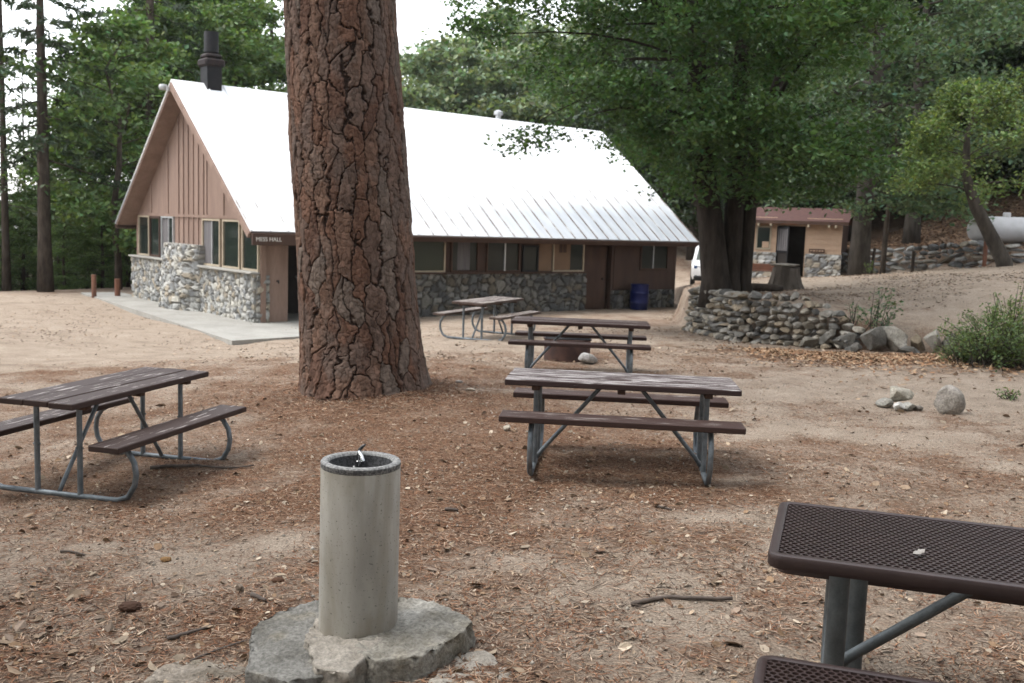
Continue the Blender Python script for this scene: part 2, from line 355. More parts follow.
class MB:
    """collects shapes, builds ONE mesh object"""
    def __init__(s): s.v = []; s.f = {}; s.n = 0; s.c = []
    def add(s, verts, faces, col=None):
        verts = np.asarray(verts, float)
        for f in faces:
            s.f.setdefault(len(f), []).append([i + s.n for i in f])
        s.v.append(verts); s.n += len(verts)
        c = np.ones((len(verts), 3)) if col is None else np.broadcast_to(np.asarray(col, float), (len(verts), 3))
        s.c.append(c); return s
    def addnp(s, verts, farr, col=None):
        s.f.setdefault(farr.shape[1], []).extend((farr + s.n).tolist())
        s.v.append(np.asarray(verts, float)); s.n += len(verts)
        c = np.ones((len(verts), 3)) if col is None else np.broadcast_to(np.asarray(col, float), (len(verts), 3))
        s.c.append(c); return s
    def box(s, a, b, M=None, bev=0.0, col=None):
        a = np.minimum(a, b).astype(float) if False else np.array(a, float); b = np.array(b, float)
        lo = np.minimum(a, b); hi = np.maximum(a, b)
        bv = min(bev, .49 * float((hi - lo).min()))
        if bv <= 0:
            v = np.array([[x, y, z] for z in (lo[2], hi[2]) for y in (lo[1], hi[1]) for x in (lo[0], hi[0])])
            f = [(0, 2, 3, 1), (4, 5, 7, 6), (0, 1, 5, 4), (2, 6, 7, 3), (0, 4, 6, 2), (1, 3, 7, 5)]
        else:
            v = []; ix = {}
            for ax in range(3):
                for sx in (0, 1):
                    for sy in (0, 1):
                        for sz in (0, 1):
                            p = [(lo, hi)[q][k] for k, q in enumerate((sx, sy, sz))]
                            for k, q in enumerate((sx, sy, sz)):
                                if k != ax: p[k] += bv if q == 0 else -bv
                            ix[(ax, sx, sy, sz)] = len(v); v.append(p)
            I = lambda a_, q: ix[(a_,) + tuple(q)]
            f = []
            for ax in range(3):
                o1, o2 = (ax + 1) % 3, (ax + 2) % 3
                for sd in (0, 1):
                    q = []
                    for (p1, p2) in ((0, 0), (1, 0), (1, 1), (0, 1)):
                        t = [0, 0, 0]; t[ax] = sd; t[o1] = p1; t[o2] = p2; q.append(I(ax, t))
                    f.append(q if sd else q[::-1])
                for p1 in (0, 1):
                    for p2 in (0, 1):   # edge along ax between faces o1 and o2
                        t0 = [0, 0, 0]; t0[ax] = 0; t0[o1] = p1; t0[o2] = p2; t1 = list(t0); t1[ax] = 1
                        f.append([I(o1, t0), I(o1, t1), I(o2, t1), I(o2, t0)])
            for sx in (0, 1):
                for sy in (0, 1):
                    for sz in (0, 1): f.append([I(k, (sx, sy, sz)) for k in range(3)])
            v = np.array(v)
        if M is not None: v = np.array([M @ Vector(p) for p in v])
        return s.add(v, f, col)
    def tube(s, path, r, seg=10, cap=True, col=None, noise_amp=0):
        P = [Vector(p) for p in path]; n = len(P)
        rr = r if hasattr(r, '__len__') else [r] * n
        up = None; vs = []
        for i in range(n):
            t = (P[min(i + 1, n - 1)] - P[max(i - 1, 0)]).normalized()
            if up is None:
                up = t.orthogonal().normalized()
            else:
                up = (up - t * up.dot(t))
                up = up.normalized() if up.length > 1e-6 else t.orthogonal().normalized()
            b = t.cross(up)
            for k in range(seg):
                a = 2 * math.pi * k / seg; q = rr[i]
                if noise_amp: q *= 1 + noise_amp * math.sin(3 * a + i * 1.7) * .5 + noise_amp * math.sin(2 * a - i)
                vs.append(P[i] + (up * math.cos(a) + b * math.sin(a)) * q)
        f = []
        for i in range(n - 1):
            for k in range(seg):
                k2 = (k + 1) % seg
                f.append((i * seg + k, i * seg + k2, (i + 1) * seg + k2, (i + 1) * seg + k))
        if cap:
            f.append(tuple(range(seg))[::-1]); f.append(tuple((n - 1) * seg + k for k in range(seg)))
        return s.add(np.array([tuple(p) for p in vs]), f, col)
    def lathe(s, prof, seg=40, center=(0, 0, 0), col=None):
        vs = []; n = len(prof)
        for (r, z) in prof:
            for k in range(seg):
                a = 2 * math.pi * k / seg
                vs.append((center[0] + r * math.cos(a), center[1] + r * math.sin(a), center[2] + z))
        f = []
        for i in range(n - 1):
            for k in range(seg):
                k2 = (k + 1) % seg; f.append((i * seg + k, i * seg + k2, (i + 1) * seg + k2, (i + 1) * seg + k))
        return s.add(vs, f, col)
    def prism(s, poly, vec, col=None):
        """polygon of 3D points pushed along vec"""
        n = len(poly); vec = np.array(vec, float); p = np.array(poly, float)
        v = np.concatenate([p, p + vec]); f = [tuple(range(n))[::-1], tuple(range(n, 2 * n))]
        for k in range(n): f.append((k, (k + 1) % n, n + (k + 1) % n, n + k))
        return s.add(v, f, col)
    def build(s, name, m, parent=None, smooth=False, loc=None, autos=None):
        o = npmesh(name, np.concatenate(s.v), [np.array(x) for x in s.f.values()], m, parent, np.concatenate(s.c), smooth, loc)
        bm = bmesh.new(); bm.from_mesh(o.data); bmesh.ops.recalc_face_normals(bm, faces=bm.faces); bm.to_mesh(o.data); bm.free()
        if autos is not None:
            o.data.polygons.foreach_set('use_smooth', np.ones(len(o.data.polygons), bool))
            o.data.set_sharp_from_angle(angle=R(autos))
        return o

def copy_thing(o, loc=None, rz=None, scale=None, label=None, parent=None):
    c = o.copy(); COL.objects.link(c)
    if parent: c.parent = parent
    if loc is not None: c.location = loc
    if rz is not None: c.rotation_euler = (c.rotation_euler[0], c.rotation_euler[1], rz)
    if scale is not None: c.scale = (scale,) * 3 if not hasattr(scale, '__len__') else scale
    if label: c['label'] = label
    for ch in list(o.children): copy_thing(ch, parent=c)
    return c

# ------------------------------------------------------------------ camera (eye 1.8 m above the near ground)
FPX = 1000.; CH = 1.8; YH = 225.4; ROLL = -.034
TH = math.atan((341.5 - YH) / FPX)
cF = np.array([0, math.cos(TH), -math.sin(TH)]); cU0 = np.array([0, math.sin(TH), math.cos(TH)]); cX0 = np.array([1., 0, 0])
cU = math.cos(ROLL) * cU0 + math.sin(ROLL) * cX0; cX = math.cos(ROLL) * cX0 - math.sin(ROLL) * cU0
cam = bpy.data.cameras.new('camera'); camo = bpy.data.objects.new('camera', cam); COL.objects.link(camo)
camo.matrix_world = Matrix(((cX[0], cU[0], -cF[0], 0), (cX[1], cU[1], -cF[1], 0), (cX[2], cU[2], -cF[2], CH), (0, 0, 0, 1)))
cam.sensor_width = 36; cam.lens = 36 * FPX / 1024; cam.clip_end = 2000; cam.clip_start = .05
cam.dof.use_dof = True; cam.dof.focus_distance = 5.0; cam.dof.aperture_fstop = 4.5
SC.camera = camo

def ray(px, py):
    d = cF + (px - 512) / FPX * cX + (341.5 - py) / FPX * cU
    return d / d[1]
def at(px, py, Y): return np.array([0, 0, CH]) + ray(px, py) * Y      # world point seen at a photo pixel, Y metres away

# ------------------------------------------------------------------ terrain
class TPS:
    def __init__(s, pts, lam=.02):
        P = np.array(pts, float); s.p = P[:, :2]; n = len(P)
        K = s.k(s.p, s.p) + lam * np.eye(n); Q = np.c_[np.ones(n), s.p]
        A = np.block([[K, Q], [Q.T, np.zeros((3, 3))]]); s.w = np.linalg.solve(A, np.r_[P[:, 2], 0, 0, 0])
    def k(s, a, b):
        d2 = ((a[:, None, :] - b[None, :, :]) ** 2).sum(-1); return .5 * d2 * np.log(d2 + 1e-9) * .01
    def __call__(s, x, y):
        q = np.c_[np.ravel(x), np.ravel(y)]; n = len(s.p); out = np.empty(len(q))
        for i in range(0, len(q), 20000):
            c = q[i:i + 20000]; out[i:i + 20000] = s.k(c, s.p) @ s.w[:n] + np.c_[np.ones(len(c)), c] @ s.w[n:]
        return out.reshape(np.shape(x))

BH = .699; BG = np.array([math.cos(BH), math.sin(BH)]); BN = np.array([-math.sin(BH), math.cos(BH)]); BC = np.array([-6.355, 24.1]); BZ = -.80
def buv(u, v): return BC + BG * u + BN * v

low_pts = [(0, 0, 0), (-3, 1, -.05), (4, 0, .02), (-.65, 4.25, -.09), (1.8, 3.3, 0), (.95, 7.95, -.04), (-3.2, 8, -.34), (-8, 5, -.4), (-7, 12, -.5), (-1.8, 11.3, -.14), (.9, 13.3, -.13),
           (-.45, 18.4, -.26), (4.3, 10.7, -.05), (3.9, 22, -.4), (4.3, 18.7, -.26), (5.3, 17.8, -.2), (6.2, 17.1, -.17), (7.4, 16.8, -.1), (6.6, 13.2, 0), (9, 12, .1), (9, 6, .08), (14, 8, .25),
           (-10, 20, -.66), (-16, 30, -.74), (-19, 37, -1.3), (-24, 46, -2.6), (-34, 60, -5.2), (-22, 22, -.9), (-30, 10, -1.0), (0, -15, .1), (-25, -15, -.5), (25, -15, .6), (22, 10, .8), (40, 8, 1.5),
           (3, 26, -.62), (6, 33, -.82), (8.4, 45, -.85), (7, 55, -.4)]
for (u, v, z) in [(0, 0, -.84), (4, -1, -.84), (8, -.5, -.82), (12, -.5, -.84), (16.5, -.5, -.84), (8, 5, -.84), (-1.8, -3, -.95), (-1.5, 4, -.98), (-1, 11, -.97), (0, 11, -.84), (8, 12, -.7), (16, 10, -.6), (17, 5, -.8)]:
    p = buv(u, v); low_pts.append((p[0], p[1], z))
LOWT = TPS(low_pts)
up_pts = [(4.4, 21, .56), (5.3, 21, .56), (4.3, 19.4, .55), (5.4, 18.6, .46), (6.4, 17.8, .28), (7.6, 17.5, .2), (6.5, 24, .43), (9.5, 40, .1), (7.5, 40, -.35), (8.4, 45, -.85), (12, 40, .12), (14.4, 37, .52),
          (16.3, 34, .92), (11, 33, .42), (14.3, 28, 1.22), (7.0, 19.7, .6), (8.8, 18, .72), (9.5, 16.5, .45), (12, 16, .75), (20, 20, 1.6), (40, 20, 3), (24, 30, 1.9), (10, 55, .2), (30, 50, 2.), (7, 30, .45), (5.2, 26, .3)]
UPT = TPS(up_pts)
UPOLY = np.array([(4.35, 27.5), (4.05, 22.6), (4.32, 19.15), (5.25, 18.3), (6.2, 17.5), (7.45, 17.2), (9.3, 16.2), (13, 13.5), (70, 9), (70, 70), (6.2, 70), (6.0, 32)])
HPOLY = np.array([(12.6, 41.2), (16.4, 34.1), (20.8, 30.6), (60, 14), (300, 14), (300, 300), (15, 300), (12.8, 52)])

def polysd(poly, x, y):
    q = np.c_[np.ravel(x), np.ravel(y)]; d = np.full(len(q), 1e9); ins = np.zeros(len(q), bool)
    n = len(poly)
    for i in range(n):
        a = poly[i]; b = poly[(i + 1) % n]; ab = b - a
        t = np.clip(((q - a) @ ab) / (ab @ ab), 0, 1); d = np.minimum(d, np.linalg.norm(q - a - t[:, None] * ab, axis=1))
        c = ((a[1] > q[:, 1]) != (b[1] > q[:, 1]))
        with np.errstate(divide='ignore', invalid='ignore'):
            xx = (b[0] - a[0]) * (q[:, 1] - a[1]) / (b[1] - a[1]) + a[0]
        ins ^= c & (q[:, 0] < xx)
    return np.where(ins, d, -d).reshape(np.shape(x))

def zg(x, y):
    x = np.asarray(x, float); y = np.asarray(y, float)
    xc = np.clip(x, -60, 60); yc = np.clip(y, -25, 62)
    lo = np.clip(LOWT(xc, yc), -8, 4); up = np.clip(UPT(xc, yc), -2, 5)
    sd = polysd(UPOLY, x, y)
    w = sstep(0.0, .28, sd)
    # right of the boulders the two levels run into each other over a wide band
    ww = sstep(-1.5, 2.2, sd); k = sstep(7.4, 9.3, x); w = w * (1 - k) + ww * k
    z = lo * (1 - w) + up * w
    sh = polysd(HPOLY, x, y)
    z = z + sstep(.35, 1.1, sh) * (1.0 - .3 * sstep(14, 17, x)) + np.clip(sh, 0, 60) * .10 + np.clip(sh - 4, 0, 60) * .2
    # wooded hill far behind the hall
    z = z + 15 * sstep(55, 150, y) * sstep(-28, 25, x) - 6 * sstep(40, 160, y) * (1 - sstep(-40, -12, x))
    return z

def zg1(x, y): return float(zg(np.array([x]), np.array([y]))[0])

def axis(a0, a1, fine, far, n_far):
    """fine spacing inside [a0,a1], growing outside"""
    mid = np.arange(a0, a1, fine); g = np.cumsum(fine * 1.13 ** np.arange(1, n_far))
    g = g[g < far]
    return np.concatenate([(a0 - g)[::-1], mid, mid[-1] + g])
gx = axis(-6, 9, .075, 420, 62); gy = axis(1.6, 20, .075, 420, 62)
GX, GY = np.meshgrid(gx, gy, indexing='ij')
GZ = zg(GX, GY)
near = 1 - sstep(20, 40, np.hypot(GX, GY))
GZ = GZ + near * ((fbm(np.stack([GX, GY], -1) * 1.1, 5, 3) - .5) * .07 + (fbm(np.stack([GX, GY], -1) * 3.6, 3, 8) - .5) * .045)
GZ = GZ + .05 * np.exp(-np.clip(np.hypot(GX + 1.70, GY - 11.35) - .68, 0, 9) / .35)
# duff amount (R), dark soil (G), orange leaves (B)
P2 = np.stack([GX, GY], -1)
duff = .30 + (fbm(P2 * .32, 4, 21) - .5) * .5 + (fbm(P2 * 2.2, 4, 25) - .5) * .8
def blob(cx, cy, rx, ry, a): return a * np.exp(-(((GX - cx) / rx) ** 2 + ((GY - cy) / ry) ** 2))
duff += blob(-1.6, 10.8, 3.2, 3.4, .38) + blob(-2.2, 3.6, 1.6, 1.6, .22) + blob(1.0, 8, 2.2, 1.4, .2) + blob(2.5, 14, 3, 2.5, .18) + blob(-1.3, 7.2, 2.2, 1.8, .15) + blob(-3.5, 14.5, 3, 2, .2)
duff -= blob(-.4, 16.5, 2.2, 1.9, .4) + blob(-8, 22, 5, 4, .42) + blob(-6, 17.5, 4, 2.3, .35) + blob(.6, 4.6, .5, .9, .35) + blob(4.6, 11.8, 2.6, 1.6, .3) + blob(2.6, 9.6, 1.6, .8, .2) + blob(-1.9, 5.6, .9, .7, .3) + blob(2.2, 5.6, 1.0, .8, .3) + blob(8.5, 24, 3, 5, .45) + blob(12.5, 26, 4, 3, .4) + blob(-13, 29, 5, 4, .3)
soil = np.clip(blob(4.8, 21.5, 2.0, 2.5, .75) + blob(6.3, 23.6, 1.6, 1.2, .5) + blob(6.5, 33, 2.5, 5, .6) + .9 * sstep(31, 38, np.hypot(GX * .6, GY)) * (GX < 6), 0, 1)
hs = polysd(HPOLY, GX, GY)
lv = np.clip(blob(6.6, 16.3, 2.2, .8, .9) + blob(4.6, 17.6, 1.2, .7, .5) + blob(8, 14.6, 1.2, 1.2, .6) + .95 * sstep(.1, 1.0, hs), 0, 1)
soil *= (hs < 0)
ni, nj = GX.shape
ii = np.arange(ni * nj).reshape(ni, nj)
q = np.stack([ii[:-1, :-1], ii[1:, :-1], ii[1:, 1:], ii[:-1, 1:]], -1).reshape(-1, 4)
_gzz = GZ
ground = npmesh('ground', np.stack([GX, GY, GZ], -1).reshape(-1, 3), q, MT['ground'], None, np.stack([duff + .5 - .5, soil, lv], -1).reshape(-1, 3), True)
tag(ground, 'sandy forest floor with pine needles and fallen leaves', None, None, 'structure')
def zg1(x, y):
    i = int(np.clip(np.searchsorted(gx, x) - 1, 0, len(gx) - 2)); j = int(np.clip(np.searchsorted(gy, y) - 1, 0, len(gy) - 2))
    a = (x - gx[i]) / (gx[i + 1] - gx[i]); b = (y - gy[j]) / (gy[j + 1] - gy[j])
    return float(GZ[i, j] * (1 - a) * (1 - b) + GZ[i + 1, j] * a * (1 - b) + GZ[i, j + 1] * (1 - a) * b + GZ[i + 1, j + 1] * a * b)
# ------------------------------------------------------------------ stones
def ico(sub):
    bm = bmesh.new(); bmesh.ops.create_icosphere(bm, subdivisions=sub, radius=1)
    v = np.array([tuple(x.co) for x in bm.verts]); f = np.array([[l.index for l in x.verts] for x in bm.faces]); bm.free()
    return v, f
ICO = {k: ico(k) for k in (2, 3, 4)}
STONE_COL = [(.34, .34, .33), (.27, .275, .275), (.40, .385, .35), (.21, .215, .22), (.33, .29, .235), (.44, .435, .42)]

def rock(seed, size, sub=3, cuts=9, cmin=.55, cmax=.9, rough=.05, pts=None):
    r = np.random.default_rng(seed); v, f = ICO[sub]; v = v.copy()
    if cuts:
        for _ in range(cuts):
            n = r.normal(size=3); n /= np.linalg.norm(n); d = r.uniform(cmin, cmax)
            e = v @ n - d; v = v - np.where(e > 0, e, 0)[:, None] * n
    w = fbm(v * 1.6 + seed * 3.1, 3, seed) - .5
    w2 = fbm(v * 6 + seed, 3, seed + 5) - .5
    v = v * (1 + w * .18 + w2 * rough * 2)[:, None]
    return v * np.array(size) * .5, f

def rotz(v, a):
    c, s = math.cos(a), math.sin(a); return v @ np.array([[c, s, 0], [-s, c, 0], [0, 0, 1]])

def stone_sheet(name, parent, org, sd, td, nd_, W, H, cell, depth, amp=.05, seed=1, bulge=None, res=.045, tint=(1, 1, 1), flat=1.35, m=None):
    org, sd, td, nd_ = (np.array(q, float) for q in (org, sd, td, nd_))
    ns = max(3, int(W / res)); nt_ = max(3, int(H / res))
    s = np.linspace(0, W, ns); t = np.linspace(0, H, nt_); S, T = np.meshgrid(s, t, indexing='ij')
    wx = (fbm(np.stack([S * 2.2, T * 2.2], -1), 2, seed) - .5) * .25
    wy = (fbm(np.stack([S * 2.2 + 9, T * 2.2], -1), 2, seed + 3) - .5) * .25
    f1, f2, cid = voronoi((S + wx) / (cell * flat), (T + wy) / cell, seed)
    e = f2 - f1
    hgt = sstep(.03, .22, e); d = hgt * amp * (.55 + .7 * cid) + (fbm(np.stack([S * 8, T * 8], -1), 3, seed + 1) - .5) * .03
    P = org + S[..., None] * sd + T[..., None] * td
    if bulge is not None: d = d + bulge(S, T)
    P = P + nd_ * d[..., None]
    pal = np.array(STONE_COL); ci = np.minimum((cid * 7919 % 1 * len(pal)).astype(int), len(pal) - 1)
    c = pal[ci] * (.85 + .36 * (cid * 313 % 1))[..., None]; mort = np.array((.17, .16, .145))
    c = c * hgt[..., None] + mort * (1 - hgt[..., None])
    c = c * np.array(tint)
    # wrap the edges back to the wall
    back = nd_ * -depth
    P = np.concatenate([P[:1] + back, P, P[-1:] + back], 0); c = np.concatenate([c[:1], c, c[-1:]], 0)
    P = np.concatenate([P, P[:, -1:] + back], 1); c = np.concatenate([c, c[:, -1:]], 1)
    a, b = P.shape[:2]; I = np.arange(a * b).reshape(a, b)
    q = np.stack([I[:-1, :-1], I[1:, :-1], I[1:, 1:], I[:-1, 1:]], -1).reshape(-1, 4)
    return npmesh(name, P.reshape(-1, 3), q, m or MT['stone'], parent, c.reshape(-1, 3), False)

# ------------------------------------------------------------------ MESS HALL
hall = empty('hall', (BC[0], BC[1], BZ), BH, 'long hall with steep white metal roof, grey stone base and pinkish brown gable', 'building')
EZ, RZ, W1, W2, RL, OH = 2.23, 6.20, 4.96, 4.645, 16.57, .54
WV = W1 + W2
s1 = (RZ - EZ) / W1; s2 = (RZ - EZ) / W2
a1 = math.atan(s1); a2 = math.atan(s2)
# roof: two sheets with standing seams, soffit boards below
def roof_slope(flip):
    Wd = W2 if flip else W1; S = math.hypot(Wd, RZ - EZ); a = a2 if flip else a1
    mb = MB(); mb.box((0, 0, .0), (RL, S + .005, .035))
    o = mb.build('roof', MT['roof'], hall)
    o.location = (RL, WV, EZ) if flip else (0, 0, EZ); o.rotation_euler = (a, 0, math.pi if flip else 0)
    sm = MB()
    x = .02
    while x < RL:
        sm.box((x - .013, .01, .036), (x + .013, S - .02, .062)); x += .485
    sm.build('seam', MT['seam'], o)
    if not flip:
        ln = MB(); ln.box((5.5, 2.68, .036), (RL - .1, 2.695, .042)); ln.build('sheet_lap', MT['alu'], o)
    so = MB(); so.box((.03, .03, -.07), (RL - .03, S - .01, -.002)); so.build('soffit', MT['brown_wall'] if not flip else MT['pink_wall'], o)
    fs = MB(); fs.box((-.045, -.02, -.17), (.028, S - .06, -.004), bev=.006); fs.build('rake_board', MT['pink_wall'], o)
    fe = MB(); fe.box((.03, -.045, -.16), (RL, -.003, -.004)); fe.build('eave_fascia', MT['brown_wall'], o)
    return o
roof_front = roof_slope(False); roof_slope(True)
rc = MB(); rc.prism([(0, W1 - .16, RZ - .085), (0, W1, RZ + .05), (0, W1 + .16, RZ - .095), (0, W1, RZ + .02)], (RL, 0, 0)); rc.build('ridge_cap', MT['roof'], hall)

def under(v): return (EZ + s1 * v if v < W1 else RZ - s2 * (v - W1)) - .10
# gable wall
gw = MB()
gw.prism([(OH, .55, -.3), (OH, .55, under(.55)), (OH, W1, under(W1) - .02), (OH, WV - .35, under(WV - .35)), (OH, WV - .35, -.3)], (.14, 0, 0))
gw.build('gable_wall', MT['pink_wall'], hall)
bt = MB()
for v in (4.05, 4.4, 4.75, 5.1, 5.45, 5.8):
    bt.box((OH - .03, v - .028, 1.6), (OH, v + .028, under(v) - .04))
for v in (2.75, 3.85, 6.62, 7.95):
    bt.box((OH - .028, v - .045, 2.6), (OH, v + .045, under(v) - .05))
bt.box((OH - .045, .65, 2.52), (OH - .001, 8.95, 2.60))
bt.build('batten', MT['pink_wall'], hall)
# far gable wall, back wall
fw = MB()
fw.prism([(16.2, .75, -.3), (16.2, .75, under(.75)), (16.2, W1, under(W1) - .02), (16.2, WV - .35, under(WV - .35)), (16.2, WV - .35, -.3)], (.12, 0, 0))
fw.box((OH + .15, WV - .5, -.3), (16.19, WV - .36, 2.45))
fw.build('rear_wall', MT['brown_wall'], hall)
# long wall: porch recess near the corner, then stone wainscot with windows, then a door and the plain kitchen end
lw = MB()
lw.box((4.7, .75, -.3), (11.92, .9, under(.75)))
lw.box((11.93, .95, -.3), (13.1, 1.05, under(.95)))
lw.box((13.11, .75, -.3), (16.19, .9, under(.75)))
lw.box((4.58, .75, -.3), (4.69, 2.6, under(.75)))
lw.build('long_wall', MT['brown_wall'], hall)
pw = MB(); pw.box((OH + .15, .62, -.05), (1.32, .74, under(.62)), bev=.01); pw.build('corner_panel', MT['pink_wall'], hall)
pr = MB(); pr.box((.7, 2.61, -.3), (4.57, 2.75, under(2.6))); pr.box((OH + .15, .76, -.3), (OH + .25, 2.6, under(.8))); pr.build('porch_wall', MT['dark_brown'], hall)
pd = MB(); pd.box((1.7, 2.55, -.02), (2.65, 2.6, 2.02), bev=.008); dr = pd.build('door', MT['interior'], hall)
kn = MB(); kn.tube([(2.55, 2.5, .98), (2.55, 2.56, .98)], .03, 10); kn.build('handle', MT['dark_chrome'], dr)
pp = MB(); pp.box((3.05, .5, -.05), (3.19, .64, under(.5))); pp.build('porch_post', MT['dark_brown'], hall)
hk = MB(); hk.tube([(1.0, .60, 1.0), (1.0, .52, 1.02), (1.0, .5, .95)], .018, 8); hk.build('hook', MT['black_metal'], hall)
# stonework
SG = (.98, .98, .96)
stone_sheet('stone_wainscot', hall, (OH - .12, .62, -.35), (0, 1, 0), (0, 0, 1), (-1, 0, 0), 3.3, 1.52, .145, .14, .06, 11, tint=(1.12, 1.12, 1.1))
stone_sheet('stone_wainscot', hall, (OH - .12, 6.35, -.35), (0, 1, 0), (0, 0, 1), (-1, 0, 0), 2.95, 1.58, .145, .14, .06, 12, tint=(1.12, 1.12, 1.1))
stone_sheet('stone_pier', hall, (OH - .14, 3.93, -.35), (0, 1, 0), (0, 0, 1), (-1, 0, 0), 2.42, 2.12, .15, .8, .07, 13,
            bulge=lambda S, T: .55 * (1 - np.abs(S / 2.42 * 2 - 1) ** 2.5) * (1 - .45 * T / 2.12) - .0, tint=(1.12, 1.12, 1.1))
stone_sheet('stone_corner', hall, (OH - .10, .60, -.35), (1, 0, 0), (0, 0, 1), (0, -1, 0), .34, 1.5, .15, .02, .05, 14, tint=(1.05, 1.05, 1.03))
cap = MB(); cap.box((OH - .27, .58, 1.175), (OH - .002, 3.9, 1.235), bev=.015); cap.build('stone_ledge', MT['slab'], hall); cap = MB(); cap.box((OH - .27, 6.4, 1.235), (OH - .002, 9.25, 1.29), bev=.015); cap.build('stone_ledge', MT['slab'], hall)
stone_sheet('stone_wainscot', hall, (4.7, .70, -.35), (1, 0, 0), (0, 0, 1), (0, -1, 0), 7.2, 1.5, .2, .12, .06, 15, tint=(.46, .46, .46))  # tint darkened to paint in the shade under eave and oak
stone_sheet('stone_wainscot', hall, (13.12, .70, -.35), (1, 0, 0), (0, 0, 1), (0, -1, 0), 3.1, .92, .2, .12, .06, 16, tint=(.38, .38, .38))  # eave shade put into the tint here too
lg = MB(); lg.box((4.7, .6, 1.155), (11.92, .748, 1.2), bev=.01); lg.build('wall_ledge', MT['dark_brown'], hall)

def window(plane, a, b, z0, z1, frame='cream', split=None, pane='glass', fr=.05, curtain=None, board=None):
    """plane 'g' gable (runs along v) or 'l' long wall (runs along u)"""
    if plane == 'g': pt = lambda t, o, z: (OH - o, t, z)
    elif plane == 'l': pt = lambda t, o, z: (t, .75 - o, z)
    w = MB()
    w.box(pt(a, .001, z0), pt(a + fr, .06, z1)); w.box(pt(b - fr, .001, z0), pt(b, .06, z1))
    w.box(pt(a + fr, .001, z0), pt(b - fr, .06, z0 + fr)); w.box(pt(a + fr, .001, z1 - fr), pt(b - fr, .06, z1))
    o = w.build('window', MT[frame], hall)
    g = MB(); g.box(pt(a + fr, .002, z0 + fr), pt(b - fr, .018, z1 - fr)); g.build('pane', MT[pane], o)
    if split is not None:
        m = MB(); m.box(pt(split - .02, .019, z0 + fr), pt(split + .02, .045, z1 - fr)); m.build('sash_bar', MT['alu'], o)
    if curtain:
        c = MB(); c.box(pt(curtain[0], .0185, z0 + fr + .01), pt(curtain[1], .022, z1 - fr - .01)); c.build('curtain', MT['curtain'], o)
    if board:
        c = MB(); c.box(pt(board[0], .0185, z0 + fr), pt(board[1], .04, z1 - fr), bev=.004); c.build('notice_board', MT['tan_dark'], o)
        c = MB()
        bw = board[1] - board[0]
        for (q0, q1) in ((.28, .48), (.52, .74)):
            c.box(pt(board[0] + bw * q0, .041, z1 - .5), pt(board[0] + bw * q1, .047, z1 - .16))
        c.build('notice', MT['brown_wall'], o)
    return o
window('g', 8.05, 8.95, 1.30, 2.52); window('g', 7.18, 8.0, 1.30, 2.50, 'dark_brown'); window('g', 6.12, 7.05, 1.30, 2.52, split=6.5, frame='alu', curtain=(6.55, 6.98))
window('g', 2.88, 4.05, 1.24, 2.5, split=3.42, curtain=(3.47, 3.98)); window('g', 1.68, 2.72, 1.24, 2.5); window('g', .6, 1.54, 1.24, 2.5)
window('l', 4.8, 6.3, 1.2, 2.3, pane='glass_green'); window('l', 6.5, 7.5, 1.2, 2.3, 'dark_brown', curtain=(6.75, 7.2)); window('l', 7.8, 9.1, 1.2, 2.3, 'dark_brown', split=8.5)
window('l', 9.2, 9.85, 1.2, 2.0, 'black_metal'); window('l', 10.45, 11.8, 1.2, 2.3, board=(10.52, 11.2)); window('l', 14.45, 15.85, 1.25, 2.2, 'dark_brown', split=15.1)
mw = MB(); mw.box((8.48, .685, 1.23), (8.52, .70, 2.27)); mw.build('mullion', MT['alu'], hall)
tp = MB(); tp.box((9.88, .72, 1.22), (10.4, .749, 2.35)); tp.build('wall_panel', MT['tan_dark'], hall)
kd = MB(); kd.box((12.02, .905, -.02), (12.98, .948, 2.0), bev=.008); kdo = kd.build('door', MT['dark_brown'], hall)
kh = MB(); kh.tube([(12.85, .85, .95), (12.85, .91, .95)], .03, 10); kh.build('handle', MT['dark_chrome'], kdo)
kp = MB(); kp.box((13.2, .715, .62), (14.35, .749, 2.05), bev=.005); kp.build('serving_hatch', MT['brown_wall'], hall)
kp = MB(); kp.box((13.15, .68, 2.06), (14.4, .749, 2.2)); kp.build('hatch_lintel', MT['dark_brown'], hall)
# chimney on the ridge
ch = MB(); ch.box((.93, W1 - .24, RZ - .3), (1.36, W1 + .24, RZ + .50), bev=.01); cho = ch.build('chimney', MT['black_metal'], hall)
cc = MB(); cc.box((.86, W1 - .31, RZ + .501), (1.43, W1 + .31, RZ + .72), bev=.05); cc.box((.91, W1 - .25, RZ + .721), (1.38, W1 + .25, RZ + .86), bev=.05); cc.build('chimney_cap', MT['rust_cap'], cho)
cp = MB(); cp.lathe([(.0, .90), (.2, .90), (.2, 1.46), (.17, 1.46), (.17, 1.0), (0, 1.0)], 20, (1.15, W1, RZ)); cp.build('flue_pipe', MT['black_metal'], cho, autos=40)
vt = MB(); vt.lathe([(0, -.3), (.1, -.3), (.1, .18), (.16, .2), (.16, .3), (.05, .36), (0, .36)], 16, (11.6, W1 + .12, RZ)); vt.build('roof_vent', MT['alu'], hall, autos=40)
fl = MB(); fl.box((-.1, W1 - .02, RZ - .28), (-.04, W1 + .1, RZ - .16)); fl.lathe([(0, -.06), (.09, -.04), (.12, .03), (.1, .1), (0, .12)], 14, (-.14, W1 + .2, RZ - .2)); fl.build('floodlight', MT['alu'], hall, autos=40)

